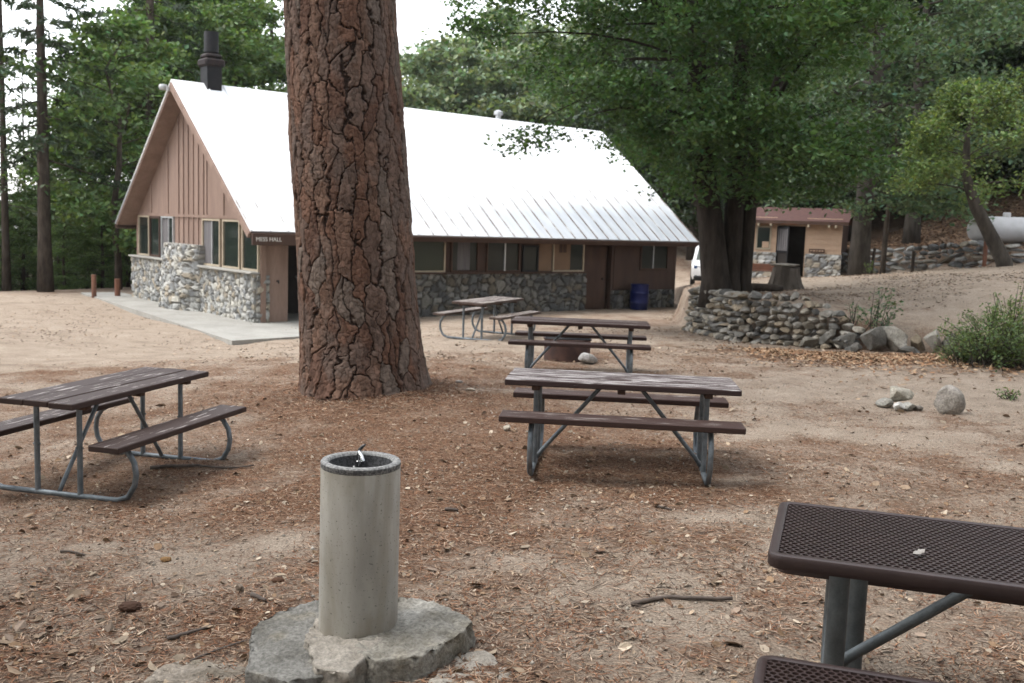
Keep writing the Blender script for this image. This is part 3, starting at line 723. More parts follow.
def text_mesh(body, size, m, parent, name, loc, rot, extrude=.004):
    cu = bpy.data.curves.new(name, 'FONT'); cu.body = body; cu.size = size; cu.extrude = extrude; cu.align_x = 'CENTER'; cu.align_y = 'CENTER'
    to = bpy.data.objects.new('tmp', cu); COL.objects.link(to)
    me = bpy.data.meshes.new_from_object(to.evaluated_get(bpy.context.evaluated_depsgraph_get()))
    bpy.data.objects.remove(to); me.materials.clear(); me.materials.append(m)
    o = bpy.data.objects.new(name, me); COL.objects.link(o); o.parent = parent; o.location = loc; o.rotation_euler = rot
    return o
sb = MB(); sb.box((.0, -.115, EZ - .31), (1.5, -.05, EZ - .03), bev=.005); sbo = sb.build('sign_board', MT['dark_brown'], hall)
text_mesh('MESS HALL', .14, MT['white_paint'], sbo, 'lettering', (.42, -.121, EZ - .17), (R(90), 0, 0))

# concrete walkway along the gable and the porch
wk = MB()
wk.prism([(-1.62, -2.55, -.40), (4.5, -2.1, -.40), (4.5, 2.6, -.40), (OH + .1, 2.6, -.40), (OH + .1, 11.2, -.40), (-.55, 11.3, -.40)], (0, 0, .385))
wko = wk.build('walkway', MT['slab'], None); wko.location = (BC[0], BC[1], BZ - .02); wko.rotation_euler = (0, 0, BH)
tag(wko, 'pale concrete walkway along the gable of the hall', None, None, 'structure')

# ------------------------------------------------------------------ picnic tables
def picnic_table(label, loc, rz, wood, L=1.77, H=.70, SH=.47, wide=.64, sy=.56, pipe=.021, metal='galv', perf=False, bwood=None):
    t = empty('picnic_table', loc, rz, label, 'picnic table', 'picnic tables standing around the camp yard')
    fx = L / 2 - .235
    if not perf:
        mb = MB(); w = wide / 3
        for k in range(3):
            y0 = -wide / 2 + k * w; dz = (-.002, .002, 0)[k]
            mb.box((-L / 2 + .006 * k, y0 + .003, H - .045 + dz), (L / 2 - .004 * k, y0 + w - .003, H + dz), bev=.006)
        top = mb.build('tabletop', MT[wood], t)
        for x in (-fx, fx, 0):
            cl = MB(); cl.box((x - .03, -wide / 2 + .05, H - .085), (x + .03, wide / 2 - .05, H - .048), bev=.004); cl.build('cleat', MT['dark_brown'], top)
        for s in (-1, 1):
            mb = MB(); mb.box((-L / 2, s * sy - .125, SH - .045), (L / 2, s * sy + .125, SH), bev=.006)
            mb.build('bench', MT[bwood or wood], t)
    else:
        perf_panel('tabletop', t, L, wide, H, 0, 0)
        for s, oy in ((-1, sy + .06), (1, sy - .06)): perf_panel('bench', t, L, .26, SH, 0, s * oy)
    for e in (-1, 1):
        x = e * fx
        half = [(x, sy - .03, SH - .05), (x, sy + .035, SH - .085), (x, sy + .085, SH - .16), (x, sy + .10, SH - .25), (x, sy + .085, SH - .33), (x, sy + .03, .055), (x, sy - .06, pipe)]
        path = half + [(x, y, pipe) for y in (.2, 0, -.2)] + [(a, -b, c) for a, b, c in half[::-1]]
        mb = MB(); mb.tube(path, pipe, 12)
        mb.build('runner', MT[metal], t, smooth=True)
        for s in (-1, 1):
            mb = MB(); mb.tube([(x - e * .002 + (.075 if perf and s > 0 else 0), s * .185, pipe), (x - e * .002 + (.075 if perf and s > 0 else 0), s * .185, H - .05)], pipe * .98, 12, cap=False)
            mb.tube([(x, s * .185 - .03, SH - .09), (x, s * .185 + .03, SH - .09)], .008, 6)
            mb.build('leg', MT[metal], t, autos=40)
        mb = MB(); b1 = .55 if not perf else .3
        mb.tube([(e * .13, 0, H - .052), (e * .16, 0, H - .08), (x - e * .05, 0, .10 if not perf else .28), (x - e * .004, 0, pipe + .01 if not perf else .22)], pipe * (.8 if not perf else .58), 10)
        mb.build('brace', MT[metal], t, smooth=True)
        if perf:
            mb = MB(); mb.tube([(x, -.2, .235), (x, .2, .235)], pipe * .7, 10); mb.build('cross_bar', MT[metal], t, smooth=True)
    return t

def perf_panel(name, parent, L, W, z, cx, cy, pitch=.0262, hole=.0106, rim=.034, rad=.055):
    row = pitch * .866; V = []; Fq = []
    ang_o = np.array([R(30 + 30 * k) for k in range(12)])
    ro = np.where(np.arange(12) % 2 == 0, pitch / math.sqrt(3), pitch / 2)
    outer = np.stack([np.cos(ang_o) * ro, np.sin(ang_o) * ro], -1); inner = np.stack([np.cos(ang_o), np.sin(ang_o)], -1) * hole
    n = 0; j = 0; y = -W / 2 + .016
    cells = []
    while y < W / 2 - .012:
        x = -L / 2 + .016 + (pitch / 2 if j % 2 else 0)
        while x < L / 2 - .012:
            ok = True
            dx = max(abs(x) - (L / 2 - rad), 0); dy = max(abs(y) - (W / 2 - rad), 0)
            if math.hypot(dx, dy) > rad - .013 and dx > 0 and dy > 0: ok = False
            if ok: cells.append((x, y))
            x += pitch
        y += row; j += 1
    C = np.array(cells)[:, None, :]; nC = len(cells); th = .009
    lay = [np.concatenate([C + outer, C + inner], 1)]           # (nC,24,2)
    xy = lay[0].reshape(-1, 2)
    topv = np.c_[xy, np.full(len(xy), -.004)]; botv = np.c_[xy, np.full(len(xy), -.004 - th)]
    k = np.arange(12); k2 = (k + 1) % 12; base = (np.arange(nC) * 24)[:, None]; N = len(xy)
    ft = np.stack([base + k, base + k2, base + 12 + k2, base + 12 + k], -1).reshape(-1, 4)
    fb = ft[:, ::-1] + N
    fh = np.stack([base + 12 + k, base + 12 + k2, base + 12 + k2 + N, base + 12 + k + N], -1).reshape(-1, 4)
    V = np.concatenate([topv, botv]); Fa = np.concatenate([ft, fb, fh])
    # rolled rim
    def rr(ins, zz):
        p = []; r_ = max(rad - ins, .004); hx, hy = L / 2 - ins, W / 2 - ins
        for (sx, sy_, a0) in ((1, 1, 0), (-1, 1, 90), (-1, -1, 180), (1, -1, 270)):
            for q in range(9):
                a = R(a0 + 90 * q / 8); p.append((sx * (hx - r_) + r_ * math.cos(a), sy_ * (hy - r_) + r_ * math.sin(a), zz))
        return p
    prof = [(rim, -.012), (rim - .001, -.002), (rim - .006, .0015), (.012, .0015), (.004, -.001), (.0005, -.007), (0, -.014), (0, -.040), (.003, -.046), (.010, -.047), (.010, -.012)]
    ring = np.array([rr(i_, z_) for i_, z_ in prof]); m_ = ring.shape[1]; o0 = len(V)
    V = np.concatenate([V, ring.reshape(-1, 3)]); fr = []
    for i in range(len(prof) - 1):
        for q in range(m_): fr.append((o0 + i * m_ + q, o0 + i * m_ + (q + 1) % m_, o0 + (i + 1) * m_ + (q + 1) % m_, o0 + (i + 1) * m_ + q))
    V = V + np.array([cx, cy, z])
    o = npmesh(name, V, np.concatenate([Fa, np.array(fr)]), MT['coated'], parent)
    bm = bmesh.new(); bm.from_mesh(o.data); bmesh.ops.remove_doubles(bm, verts=bm.verts, dist=.0002); bmesh.ops.recalc_face_normals(bm, faces=bm.faces); bm.to_mesh(o.data); bm.free()
    o.data.polygons.foreach_set('use_smooth', np.ones(len(o.data.polygons), bool)); o.data.set_sharp_from_angle(angle=R(42))
    return o

picnic_table('dark brown wooden picnic table, leftmost, cut by the left edge of the photo', (-3.17, 7.88, zg1(-3.17, 7.88)), R(75.6), 'wood_dark', H=.76, SH=.475)
picnic_table('wooden picnic table with pale worn streaks on top, in the open centre of the yard', (.865, 7.72, zg1(.865, 7.72)), R(-5.5), 'wood_worn', bwood='wood_plain', sy=.535, SH=.48)
picnic_table('brown wooden picnic table in front of the rusty fire ring', (.885, 12.95, zg1(.885, 12.95)), R(-4.5), 'wood_plain', sy=.54)
picnic_table('bare pale wooden picnic table farthest away, in front of the hall windows', (-.45, 18.43, zg1(-.45, 18.43)), R(65.7), 'wood_pale')
PT = picnic_table('brown perforated metal picnic table in the near right corner', (1.855, 3.29, 0), R(-18), None, L=1.83, H=.742, SH=.47, wide=.73, sy=.60, pipe=.036, metal='galv_dark', perf=True)

def curled_leaf(name, loc, size, rz, colr, label, cat):
    V = []; F = []; pts = [(-1, 0), (-.6, .28), (-.2, .38), (.1, .25), (.35, .4), (.6, .2), (1, 0), (.6, -.2), (.35, -.36), (.1, -.24), (-.2, -.4), (-.6, -.25)]
    top = [(x, y, .35 * y * y + .12 * x * x) for x, y in pts]
    mb = MB(); n = len(pts); sp = [(x, 0, .12 * x * x) for x in (-1, -.5, 0, .5, 1)]
    v = np.array(top + [(0, 0, 0.0)]) * size
    f = [(k, (k + 1) % n, n) for k in range(n)]
    mb.add(v, f); v2 = v.copy(); v2[:, 2] -= .0012; mb.add(v2, [(b, a, c) for a, b, c in f])
    o = mb.build(name, MT[colr], None, loc=loc); o.rotation_euler = (.15, -.1, rz); return tag(o, label, cat)
MT['pale_leaf'] = mat('pale_dry_leaf', (.33, .31, .29), (.22, .2, .18), 30, 4, .8, bump=.1)
curled_leaf('fallen_leaf', (1.395, 3.27, .753), .034, .6, 'pale_leaf', 'single pale dry leaf lying on the perforated metal tabletop', 'leaf')

# ------------------------------------------------------------------ drinking fountain
FX, FY = -.638, 4.25
fz = zg1(FX, FY)
ftn = empty('drinking_fountain', (FX, FY, fz), 0, 'round concrete drinking fountain on a low base of cemented rocks', 'fountain')
B0 = .04 - fz; T0 = .768 - fz
pd_ = MB(); pd_.lathe([(.172, B0 - .15), (.1725, B0 + .0), (.172, B0 + .35), (.172, T0 - .035), (.170, T0 - .028)], 72); pd_.build('pedestal', MT['concrete'], ftn, smooth=True)
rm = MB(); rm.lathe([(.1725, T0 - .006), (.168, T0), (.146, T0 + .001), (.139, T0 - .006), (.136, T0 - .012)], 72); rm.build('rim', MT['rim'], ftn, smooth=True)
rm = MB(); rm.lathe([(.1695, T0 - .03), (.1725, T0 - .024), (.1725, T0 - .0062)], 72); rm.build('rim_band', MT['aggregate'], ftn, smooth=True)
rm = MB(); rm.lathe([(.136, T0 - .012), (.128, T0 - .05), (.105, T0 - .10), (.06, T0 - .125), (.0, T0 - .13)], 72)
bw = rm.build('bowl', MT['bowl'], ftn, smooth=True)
sp = MB(); sp.tube([(-.03, .130, T0 - .06), (-.03, .125, T0 - .012), (-.024, .113, T0 + .006), (-.012, .095, T0 - .006), (-.004, .083, T0 - .03)], [.010, .010, .009, .009, .011], 12)
sp.lathe([(0, -.012), (.017, -.012), (.017, .004), (.008, .010), (0, .010)], 14, (-.03, .130, T0 - .04)); sp.build('spout', MT['chrome'], bw, autos=50)
hd = MB(); hd.tube([(-.03, .128, T0 - .005), (-.026, .131, T0 + .014), (-.010, .131, T0 + .032), (.0, .130, T0 + .038)], [.006, .008, .007, .003], 10); hd.build('tap_handle', MT['dark_chrome'], bw, smooth=True)
dn = MB(); dn.lathe([(.0, .006), (.02, .006), (.026, .002), (.028, -.004)], 20, (0, .0, T0 - .125)); dn.tube([(-.03, -.04, T0 - .10), (-.03, -.04, T0 - .04), (-.022, -.03, T0 - .025)], .008, 8)
dn.lathe([(0, -.03), (.016, -.03), (.016, -.018), (0, -.018)], 12, (-.045, -.06, T0 - .045)); dn.build('drain', MT['chrome'], bw, autos=40)

def slab_rock(name, parent, pts_top, z_top, z_bot, seed, m='rock', colr=(.36, .36, .35), flare=1.06, rough=.02, loc=None, sub=4):
    """irregular flat-topped rock from an outline"""
    bm = bmesh.new(); cx = sum(p[0] for p in pts_top) / len(pts_top); cy = sum(p[1] for p in pts_top) / len(pts_top)
    tops = [bm.verts.new((p[0], p[1], z_top + (p[2] if len(p) > 2 else 0))) for p in pts_top]
    bots = [bm.verts.new((cx + (p[0] - cx) * flare, cy + (p[1] - cy) * flare, z_bot)) for p in pts_top]
    n = len(tops); bm.faces.new(tops); bm.faces.new(bots[::-1])
    for k in range(n): bm.faces.new((tops[k], bots[k], bots[(k + 1) % n], tops[(k + 1) % n]))
    bmesh.ops.recalc_face_normals(bm, faces=bm.faces)
    bmesh.ops.bevel(bm, geom=list(bm.edges), offset=.006, segments=2, affect='EDGES', profile=.6)
    bmesh.ops.triangulate(bm, faces=bm.faces)
    for _ in range(6):
        es = [e for e in bm.edges if e.calc_length() > .035]
        if not es: break
        bmesh.ops.subdivide_edges(bm, edges=es, cuts=1); bmesh.ops.triangulate(bm, faces=[f for f in bm.faces if len(f.verts) > 3])
    bm.normal_update()
    v = np.array([tuple(x.co) for x in bm.verts]); nr = np.array([tuple(x.normal) for x in bm.verts])
    big = fbm(v * 5 + seed, 4, seed) - .5; fine = fbm(v * 28 + seed, 4, seed + 2) - .5
    ridg = np.abs(fbm(v * np.array([9, 9, 14]) + seed, 3, seed + 7) - .5)
    v = v + nr * (big * .035 + fine * rough * 1.7 - (ridg < .025) * .010)[:, None]
    f = np.array([[l.index for l in x.verts] for x in bm.faces]); bm.free()
    tone = .8 + .7 * (fbm(v * 4, 4, seed + 9) - .3); w = sstep(.55, .7, fbm(v * 9 + 3, 3, seed + 4))
    c = np.array(colr)[None] * tone[:, None]; c = c * (1 - .35 * w[:, None]) + np.array((.30, .27, .21))[None] * .35 * w[:, None]
    return npmesh(name, v, f, MT[m], parent, c, True, loc)

# base rocks (local to the fountain)
slab_rock('base_rock', ftn, [(-.46, -.05, -.01), (-.43, .15, -.02), (-.27, .27, 0), (-.05, .28, .0), (-.02, -.05, 0), (-.04, -.44, -.02), (-.20, -.50, -.03), (-.38, -.42, -.03)], B0 - .022, -.12, 31, colr=(.205, .20, .185))
slab_rock('base_rock', ftn, [(.10, .08, -.01), (.14, .30, 0), (.31, .27, -.01), (.51, .04, .0), (.47, -.10, .0), (.31, -.34, -.01), (.13, -.38, -.02), (.04, -.30, -.02), (.03, -.08, -.01)], B0 + .010, -.12, 32, colr=(.32, .305, .27))
slab_rock('mortar', ftn, [(-.20, .20), (0, .27), (.2, .24), (.22, 0), (.12, -.22), (.04, -.48), (-.10, -.46), (-.2, -.15)], B0 - .012, -.12, 33, m='mortar', colr=(.95, .92, .88), rough=.03)
fr_ = slab_rock('flat_rock', None, [(-.26, -.14), (-.2, .02), (-.02, .12), (.16, .16), (.22, 0), (.18, -.16), (0, -.2)], .0, -.06, 34, colr=(.27, .235, .195), loc=(-1.22, 4.05, zg1(-1.22, 4.05)))
tag(fr_, 'low flat rock half buried at the left of the fountain base', 'rock')
fr_ = slab_rock('flat_rock', None, [(-.2, -.2), (-.14, .12), (.02, .2), (.16, .06), (.22, -.12), (.1, -.26)], .004, -.06, 35, m='mortar', colr=(.85, .85, .85), rough=.03, loc=(-.1, 3.98, zg1(-.1, 3.98)))
tag(fr_, 'low gravelly mortar patch at the right of the fountain base', 'rock')

# ------------------------------------------------------------------ dry stone walls
def dry_wall(name, pts, hfun, zbase, thick, sw, sh, seed, label, cat, tint=1., caps=True, flat=1.0):
    r = np.random.default_rng(seed); mb = MB()
    pts = np.array(pts, float); seg = np.linalg.norm(np.diff(pts, axis=0), axis=1); cum = np.r_[0, np.cumsum(seg)]; Ltot = cum[-1]
    def pos(s):
        k = min(np.searchsorted(cum, s, 'right') - 1, len(seg) - 1); t = (s - cum[k]) / seg[k]
        d = (pts[k + 1] - pts[k]) / seg[k]; return pts[k] + d * (s - cum[k]), math.atan2(d[1], d[0]), d
    org = pts[0]; z = 0; row = 0; ci = 0
    zs = 0.
    hmax = max(hfun(s) for s in np.linspace(0, Ltot, 40))
    while zs < hmax:
        h_ = sh * r.uniform(.75, 1.3); s = r.uniform(-.1, .1)
        while s < Ltot:
            w = sw * r.uniform(.55, 1.6)
            sc = min(max(s + w / 2, 0), Ltot); hh = hfun(sc)
            if zs + h_ * .4 < hh:
                p, a, d = pos(sc); nrm = np.array([d[1], -d[0]])
                top = zs + h_ * 1.5 > hh
                size = (w * 1.12, thick * r.uniform(.8, 1.15) * (1.25 if top and caps else 1), h_ * r.uniform(1.0, 1.55))
                v, f = rock(int(seed * 1000 + ci), size, 2, 13, .42, .85, .06); ci += 1
                tl = r.uniform(-.35, .35); v = v @ np.array([[math.cos(tl), 0, -math.sin(tl)], [0, 1, 0], [math.sin(tl), 0, math.cos(tl)]]); v = rotz(v, a + r.uniform(-.25, .25)); zb = zbase(p[0], p[1])
                lean = (zs / max(hh, .1)) * .12
                v = v + np.array([p[0] - nrm[0] * lean + nrm[0] * r.uniform(-.04, .05) - org[0], p[1] - nrm[1] * lean + nrm[1] * r.uniform(-.04, .05) - org[1], zb + zs + h_ * .5 + r.uniform(-.02, .02)])
                c = np.array(STONE_COL[r.integers(len(STONE_COL))]) * r.uniform(.65, 1.25) * tint
                mb.addnp(v, f, c)
            s += w
        zs += h_
    o = mb.build(name, MT['rock'], None, loc=(org[0], org[1], 0), autos=24)
    return tag(o, label, cat)
lowz = lambda x, y: float(LOWT(np.array([x]), np.array([y]))[0]) - .06
dry_wall('stone_wall', [(4.55, 24.6), (4.02, 22.6), (4.06, 20.6), (4.36, 19.0), (5.2, 18.2), (5.75, 17.75), (6.05, 17.5)],
         lambda s: (.98 if s < 7.0 else .98 - (s - 7.0) * .5), lowz, .36, .165, .13, 41, 'low curved dry stone wall of grey rubble below the big oak', 'stone wall', tint=np.array((.80, .76, .70)))
rz_ = lambda x, y: float(UPT(np.array([x]), np.array([y]))[0]) - .08
dry_wall('stone_wall', [(12.4, 41.05), (14.3, 37.6), (16.35, 34.0), (18.5, 32.2), (20.7, 30.5), (27, 27)],
         lambda s: 1.14 - .3 * min(max((s - 5) / 4, 0), 1), rz_, .4, .42, .17, 42, 'long straight retaining wall of flat grey stones below the leafy bank', 'stone wall', tint=.85)
bank_z = zg
# boulders edging the upper level
bi = 0
for px, py, Y, w, h, d, lab in [
    (806, 352, 17.9, .55, .34, .5, 'grey boulder at the foot of the rubble wall end'), (826, 349, 17.9, .62, .50, .6, 'tall dark grey boulder right after the rubble wall'),
    (846, 341, 17.6, .75, .42, .5, 'long dark boulder left of the small bush'), (869, 349, 17.3, .8, .62, .6, 'squat boulder below the small bush'),
    (893, 344, 17.3, .85, .66, .6, 'broad pale boulder right of the small bush'), (917, 347, 17.2, .5, .40, .45, 'small brown boulder among the edging rocks'),
    (934, 341, 17.1, .6, .58, .5, 'rounded grey boulder beside the large green shrub'), (952, 338, 16.9, .55, .52, .5, 'boulder half hidden behind the large green shrub'),
    (856, 358, 16.9, .5, .24, .36, 'low flat stone in front of the edging boulders'), (905, 360, 16.8, .6, .22, .3, 'flat dark stone lying among orange leaves')]:
    p = at(px, py, Y); zz = lowz(p[0], p[1]) + .06
    v, f = rock(700 + bi, (w * .88, d * .85, h * .95), 4, 18, .34, .72, .07)
    c = np.array(STONE_COL[[0, 1, 3, 1, 0, 4, 0, 1, 3, 3][bi]]) * [.8, .75, .8, .75, 1, .8, .95, .8, .8, .7][bi] * np.array((.82, .77, .69)) * (.7 + .8 * (fbm(v * 5 + bi, 3, bi) - .1))[:, None]
    o = npmesh('boulder', rotz(v, bi * 1.3), f, MT['rock'], None, c, True, (p[0], p[1], zz + h * .36)); o.data.set_sharp_from_angle(angle=R(35))
    tag(o, lab, 'boulder', 'boulders edging the upper ground'); bi += 1

def ground_rock(px, py, Y, size, seed, tone, label, cuts=9, sink=.1, group=None, name='rock', sub=3):
    p = at(px, py, Y); v, f = rock(seed, size, sub, cuts, .5, .88, .04)
    c = np.array(tone) * (.65 + .8 * (fbm(v * 9 / max(size) + seed, 4, seed)))[:, None]
    o = npmesh(name, v, f, MT['rock'], None, c, True, (p[0], p[1], zg1(p[0], p[1]) + size[2] * (.5 - sink))); o.data.set_sharp_from_angle(angle=R(40))
    return tag(o, label, 'rock', group)
ground_rock(948, 410, 10.45, (.34, .32, .36), 51, (.31, .285, .255), 'round grey boulder sitting alone on the sand at right', cuts=11, sink=.16)
G5 = 'rocks heaped left of the round boulder'
ground_rock(898, 401, 10.8, (.36, .26, .2), 52, (.37, .345, .29), 'largest tan rock on top of the small heap', sink=-.25, group=G5)
ground_rock(884, 409, 10.75, (.2, .18, .12), 53, (.3, .29, .26), 'leftmost dark stone of the small rock heap', group=G5)
ground_rock(899, 411, 10.6, (.13, .12, .12), 54, (.50, .49, .46), 'whitish stone in the middle of the small rock heap', group=G5)
ground_rock(909, 410, 10.65, (.17, .14, .11), 55, (.36, .35, .32), 'grey stone at the right of the small rock heap', group=G5)
ground_rock(917, 412, 10.7, (.12, .12, .07), 56, (.22, .2, .18), 'smallest dark stone at the far right of the rock heap', group=G5)
ground_rock(588, 354, 14.3, (.30, .26, .19), 57, (.38, .37, .36), 'grey stone beside the fire ring')
ground_rock(470, 384, 11.2, (.13, .06, .05), 58, (.5, .44, .36), 'small pale wood chip like stone right of the pine trunk')
ground_rock(508, 409, 9.0, (.08, .07, .07), 59, (.42, .38, .32), 'pebble by the left bench end of the centre table')
ground_rock(240, 565, 5.0, (.05, .05, .05), 60, (.25, .2, .16), 'small brown stone on the sand left of the fountain')

# fire ring
p = at(567, 352, 14.75)
fr = empty('fire_ring', (p[0], p[1], zg1(p[0], p[1])), 0, 'rusty brown steel fire ring behind the second picnic table', 'fire ring')
mb = MB(); mb.lathe([(.34, -.03), (.345, .3), (.36, .305), (.36, .32), (.325, .32), (.325, -.03)], 40); mb.build('ring', MT['rust_ring'], fr, autos=40)
mb = MB()
for k in range(9): mb.tube([(-.33, -.24 + k * .06, .325), (.33, -.24 + k * .06, .325)], .007, 6)
mb.tube([(-.33, -.26, .325), (-.33, .26, .325)], .009, 6); mb.tube([(.33, -.26, .325), (.33, .26, .325)], .009, 6); mb.build('grate', MT['black_metal'], fr, smooth=True)

# sticks
def stick(px0, py0, px1, py1, r0, r1, wob, label, seed, z=.0, n=8, name='stick', cat='stick', fork=False):
    rr = random.Random(seed)
    def gp(px, py):
        Y = 5.
        for _ in range(30):
            q = ray(px, py); Y = (zg1(q[0] * Y, Y) - CH) / q[2]
        q = at(px, py, Y); return np.array(q)
    a, b = gp(px0, py0), gp(px1, py1); L = np.linalg.norm(b - a); per = np.array([-(b - a)[1], (b - a)[0], 0]) / L
    P = []
    for k in range(n):
        t = k / (n - 1); q = a + (b - a) * t + per * wob * L * math.sin(t * math.pi * 1.3 + .3) * .5 + per * rr.uniform(-1, 1) * wob * L * .15
        q[2] = zg1(q[0], q[1]) + r0 + z + rr.uniform(0, 1) * r0 * .3; P.append(q - a)
    mb = MB(); mb.tube(P, [r0 + (r1 - r0) * k / (n - 1) * 1. + rr.uniform(-.1, .1) * r1 for k in range(n)], 9)
    if fork: mb.tube([P[n // 2], np.array(P[n // 2]) + per * .12 + (b - a) / L * .12 + np.array([0, 0, .01])], [r1 * .8, r1 * .4], 7)
    return tag(mb.build(name, MT['stick'], None, smooth=True, loc=tuple(a)), label, cat)
stick(632, 607, 729, 599, .012, .009, .12, 'curved grey stick lying on the sand right of the fountain', 1)
stick(168, 641, 211, 628, .010, .007, .02, 'short straight stick left of the fountain rocks', 2)
stick(190, 663, 246, 641, .006, .004, .05, 'thin twig beside the left fountain rock', 3)
stick(150, 470, 255, 466, .016, .006, .1, 'thin root like branch on the ground by the left table', 4)
stick(60, 553, 86, 556, .008, .005, .1, 'small dark twig in the duff at far left', 5)
stick(445, 511, 458, 512, .012, .008, .05, 'tiny dark stick between the fountain and the centre table', 6)
stick(252, 597, 266, 603, .013, .007, .02, 'dark wood chip by the left of the fountain', 7)
stick(658, 508, 672, 511, .010, .006, .1, 'tiny dark twig in front of the centre table', 8)
# ------------------------------------------------------------------ barrel, shed, car, tank, stump, posts
p = buv(13.95, .22)
br = empty('barrel', (p[0], p[1], zg1(p[0], p[1])), 0, 'dark blue plastic barrel standing against the hall wall', 'barrel')
mb = MB(); mb.lathe([(0, 0), (.27, 0), (.29, .03), (.30, .2), (.312, .22), (.312, .25), (.30, .27), (.305, .52), (.317, .54), (.317, .57), (.30, .59), (.29, .80), (.30, .82), (.30, .85), (.28, .85), (.28, .6), (0, .55)], 36); mb.build('drum', MT['barrel'], br, autos=35)

# shed: front faces the yard, turned a little left
sx, sy_ = 10.95, 40.2
SB = .2
shed = empty('shed', (sx, sy_, SB), R(-22), 'small tan plank restroom shed with red brown roof and open screen door', 'shed')
SW, SD, SH_ = 1.98, 3.4, 2.15
mb = MB()
mb.box((-SW, 0, -.4), (-.5, .12, SH_)); mb.box((.62, 0, -.4), (SW, .12, SH_)); mb.box((-.5, 0, 1.98), (.62, .12, SH_))
mb.box((-SW, .12, -.4), (-SW + .12, SD, SH_)); mb.box((-SW + .12, SD - .12, -.4), (SW - .12, SD, SH_))
z = .85
while z < SH_ - .05:      # lapped planks
    for (a, b) in ((-SW, -.52), (.64, SW)):
        mb.prism([(a, -.001, z), (a, -.03, z), (a, -.012, z + .2), (a, -.001, z + .2)], (b - a, 0, 0))
    z += .205
mb.build('plank_wall', MT['tan_wall'], shed)
mb = MB(); mb.box((SW - .12, .121, -.4), (SW, SD, SH_)); mb.build('side_wall', MT['brown_wall'], shed)
stone_sheet('stone_wainscot', shed, (-SW - .02, -.1, -.5), (1, 0, 0), (0, 0, 1), (0, -1, 0), SW - .46, 1.38, .2, .1, .06, 61, tint=(1.25, 1.25, 1.25), res=.06)
stone_sheet('stone_wainscot', shed, (.64, -.1, -.5), (1, 0, 0), (0, 0, 1), (0, -1, 0), SW - .6, 1.38, .2, .1, .06, 62, tint=(1.2, 1.2, 1.2), res=.06)
mb = MB(); mb.box((-.48, .9, -.4), (.6, 1.0, 2.0)); mb.box((-.48, .121, -.4), (-.44, .9, 2.0)); mb.box((.56, .121, -.4), (.6, .9, 2.0)); mb.build('doorway', MT['interior'], shed)
mb = MB(); mb.box((-.56, -.035, 0), (-.5, .1, 2.0)); mb.box((.60, -.035, 0), (.64, .1, 2.0)); mb.box((-.5, -.035, 1.95), (.60, .1, 2.0)); mb.build('door_frame', MT['tan_wall'], shed)
sd_ = empty('screen_door', (-.5, -.02, 0)); sd_.parent = shed; sd_.rotation_euler = (0, 0, R(-38))
mb = MB()
mb.box((0, -.02, 0), (.05, .02, 1.92)); mb.box((.60, -.02, 0), (.65, .02, 1.92)); mb.box((.05, -.02, 0), (.6, .02, .08)); mb.box((.05, -.02, 1.85), (.6, .02, 1.92)); mb.box((.05, -.02, .88), (.6, .02, .95))
for k in range(4): mb.box((.13 + k * .12, -.008, .95), (.145 + k * .12, .008, 1.85))
mb.build('door_frame', MT['black_metal'], sd_)
mb = MB(); mb.box((.05, -.003, .96), (.6, .003, 1.84)); mb.build('screen', MT['curtain'], sd_); mb = MB(); mb.box((.05, -.003, .09), (.6, .003, .87)); mb.build('lower_panel', MT['interior'], sd_)
w = MB(); a, b, z0, z1 = -1.32, -.72, .98, 1.92
w.box((a, -.06, z0), (a + .06, -.032, z1)); w.box((b - .06, -.06, z0), (b, -.032, z1)); w.box((a + .06, -.06, z0), (b - .06, -.032, z0 + .06)); w.box((a + .06, -.06, z1 - .06), (b - .06, -.032, z1))
wo = w.build('window', MT['cream'], shed); g = MB(); g.box((a + .06, -.04, z0 + .06), (b - .06, -.033, z1 - .06)); g.build('pane', MT['glass'], wo)
g = MB(); g.box((-1.06, -.0425, z0 + .07), (-.8, -.0405, 1.3)); g.build('curtain', MT['tan_wall'], wo)
mb = MB(); mb.box((-.35, -.16, 2.0), (.28, -.12, 2.13), bev=.005); mb.build('door_sign', MT['orange_sign'], shed)
mb = MB(); mb.box((.78, -.12, .93), (1.38, -.085, 1.08), bev=.004); so = mb.build('wall_sign', MT['dark_brown'], shed)
mb = MB()
for k, q in enumerate((.82, .93, 1.06, 1.15, 1.26)): mb.box((q, -.125, .985), (q + (.07, .09, .05, .08, .07)[k], -.1205, 1.02))
mb.build('lettering', MT['tan_wall'], so)
RH = .46; ov = .38
for f_ in (0, 1):
    mb = MB()
    y0, y1 = (-ov, SD / 2) if not f_ else (SD + ov, SD / 2)
    k = RH / (SD / 2); zz0 = SH_ - ov * k + .04
    mb.prism([(-SW - .25, y0, zz0), (-SW - .25, y1, SH_ + RH + .04), (-SW - .25, y1, SH_ + RH + .11), (-SW - .25, y0, zz0 + .07)], (2 * SW + .5, 0, 0))
    ro = mb.build('roof', MT['red_roof'], shed)
    if not f_:
        mb = MB(); mb.box((-SW - .25, -ov - .03, zz0 - .06), (SW + .25, -ov - .003, zz0 + .06)); mb.build('fascia', MT['dark_brown'], ro)
        mb = MB()
        for q in (-1.7, -1.2, -.72, .72, 1.5, 1.75): mb.box((q - .035, -ov - .05, zz0 - .16), (q + .035, -.13, zz0 - .065))
        mb.build('rafter_tail', MT['cream'], ro)
mb = MB()
for x in (-SW, SW - .12): mb.prism([(x, .01, SH_ + .001), (x, SD / 2, SH_ + RH), (x, SD - .01, SH_ + .001)], (.12, 0, 0))
mb.build('gable', MT['tan_wall'], shed)
bn = empty('wooden_bench', (9.75, 38.9, zg1(9.75, 38.9)), R(-12), 'red brown plank bench in front of the shed stonework', 'bench')
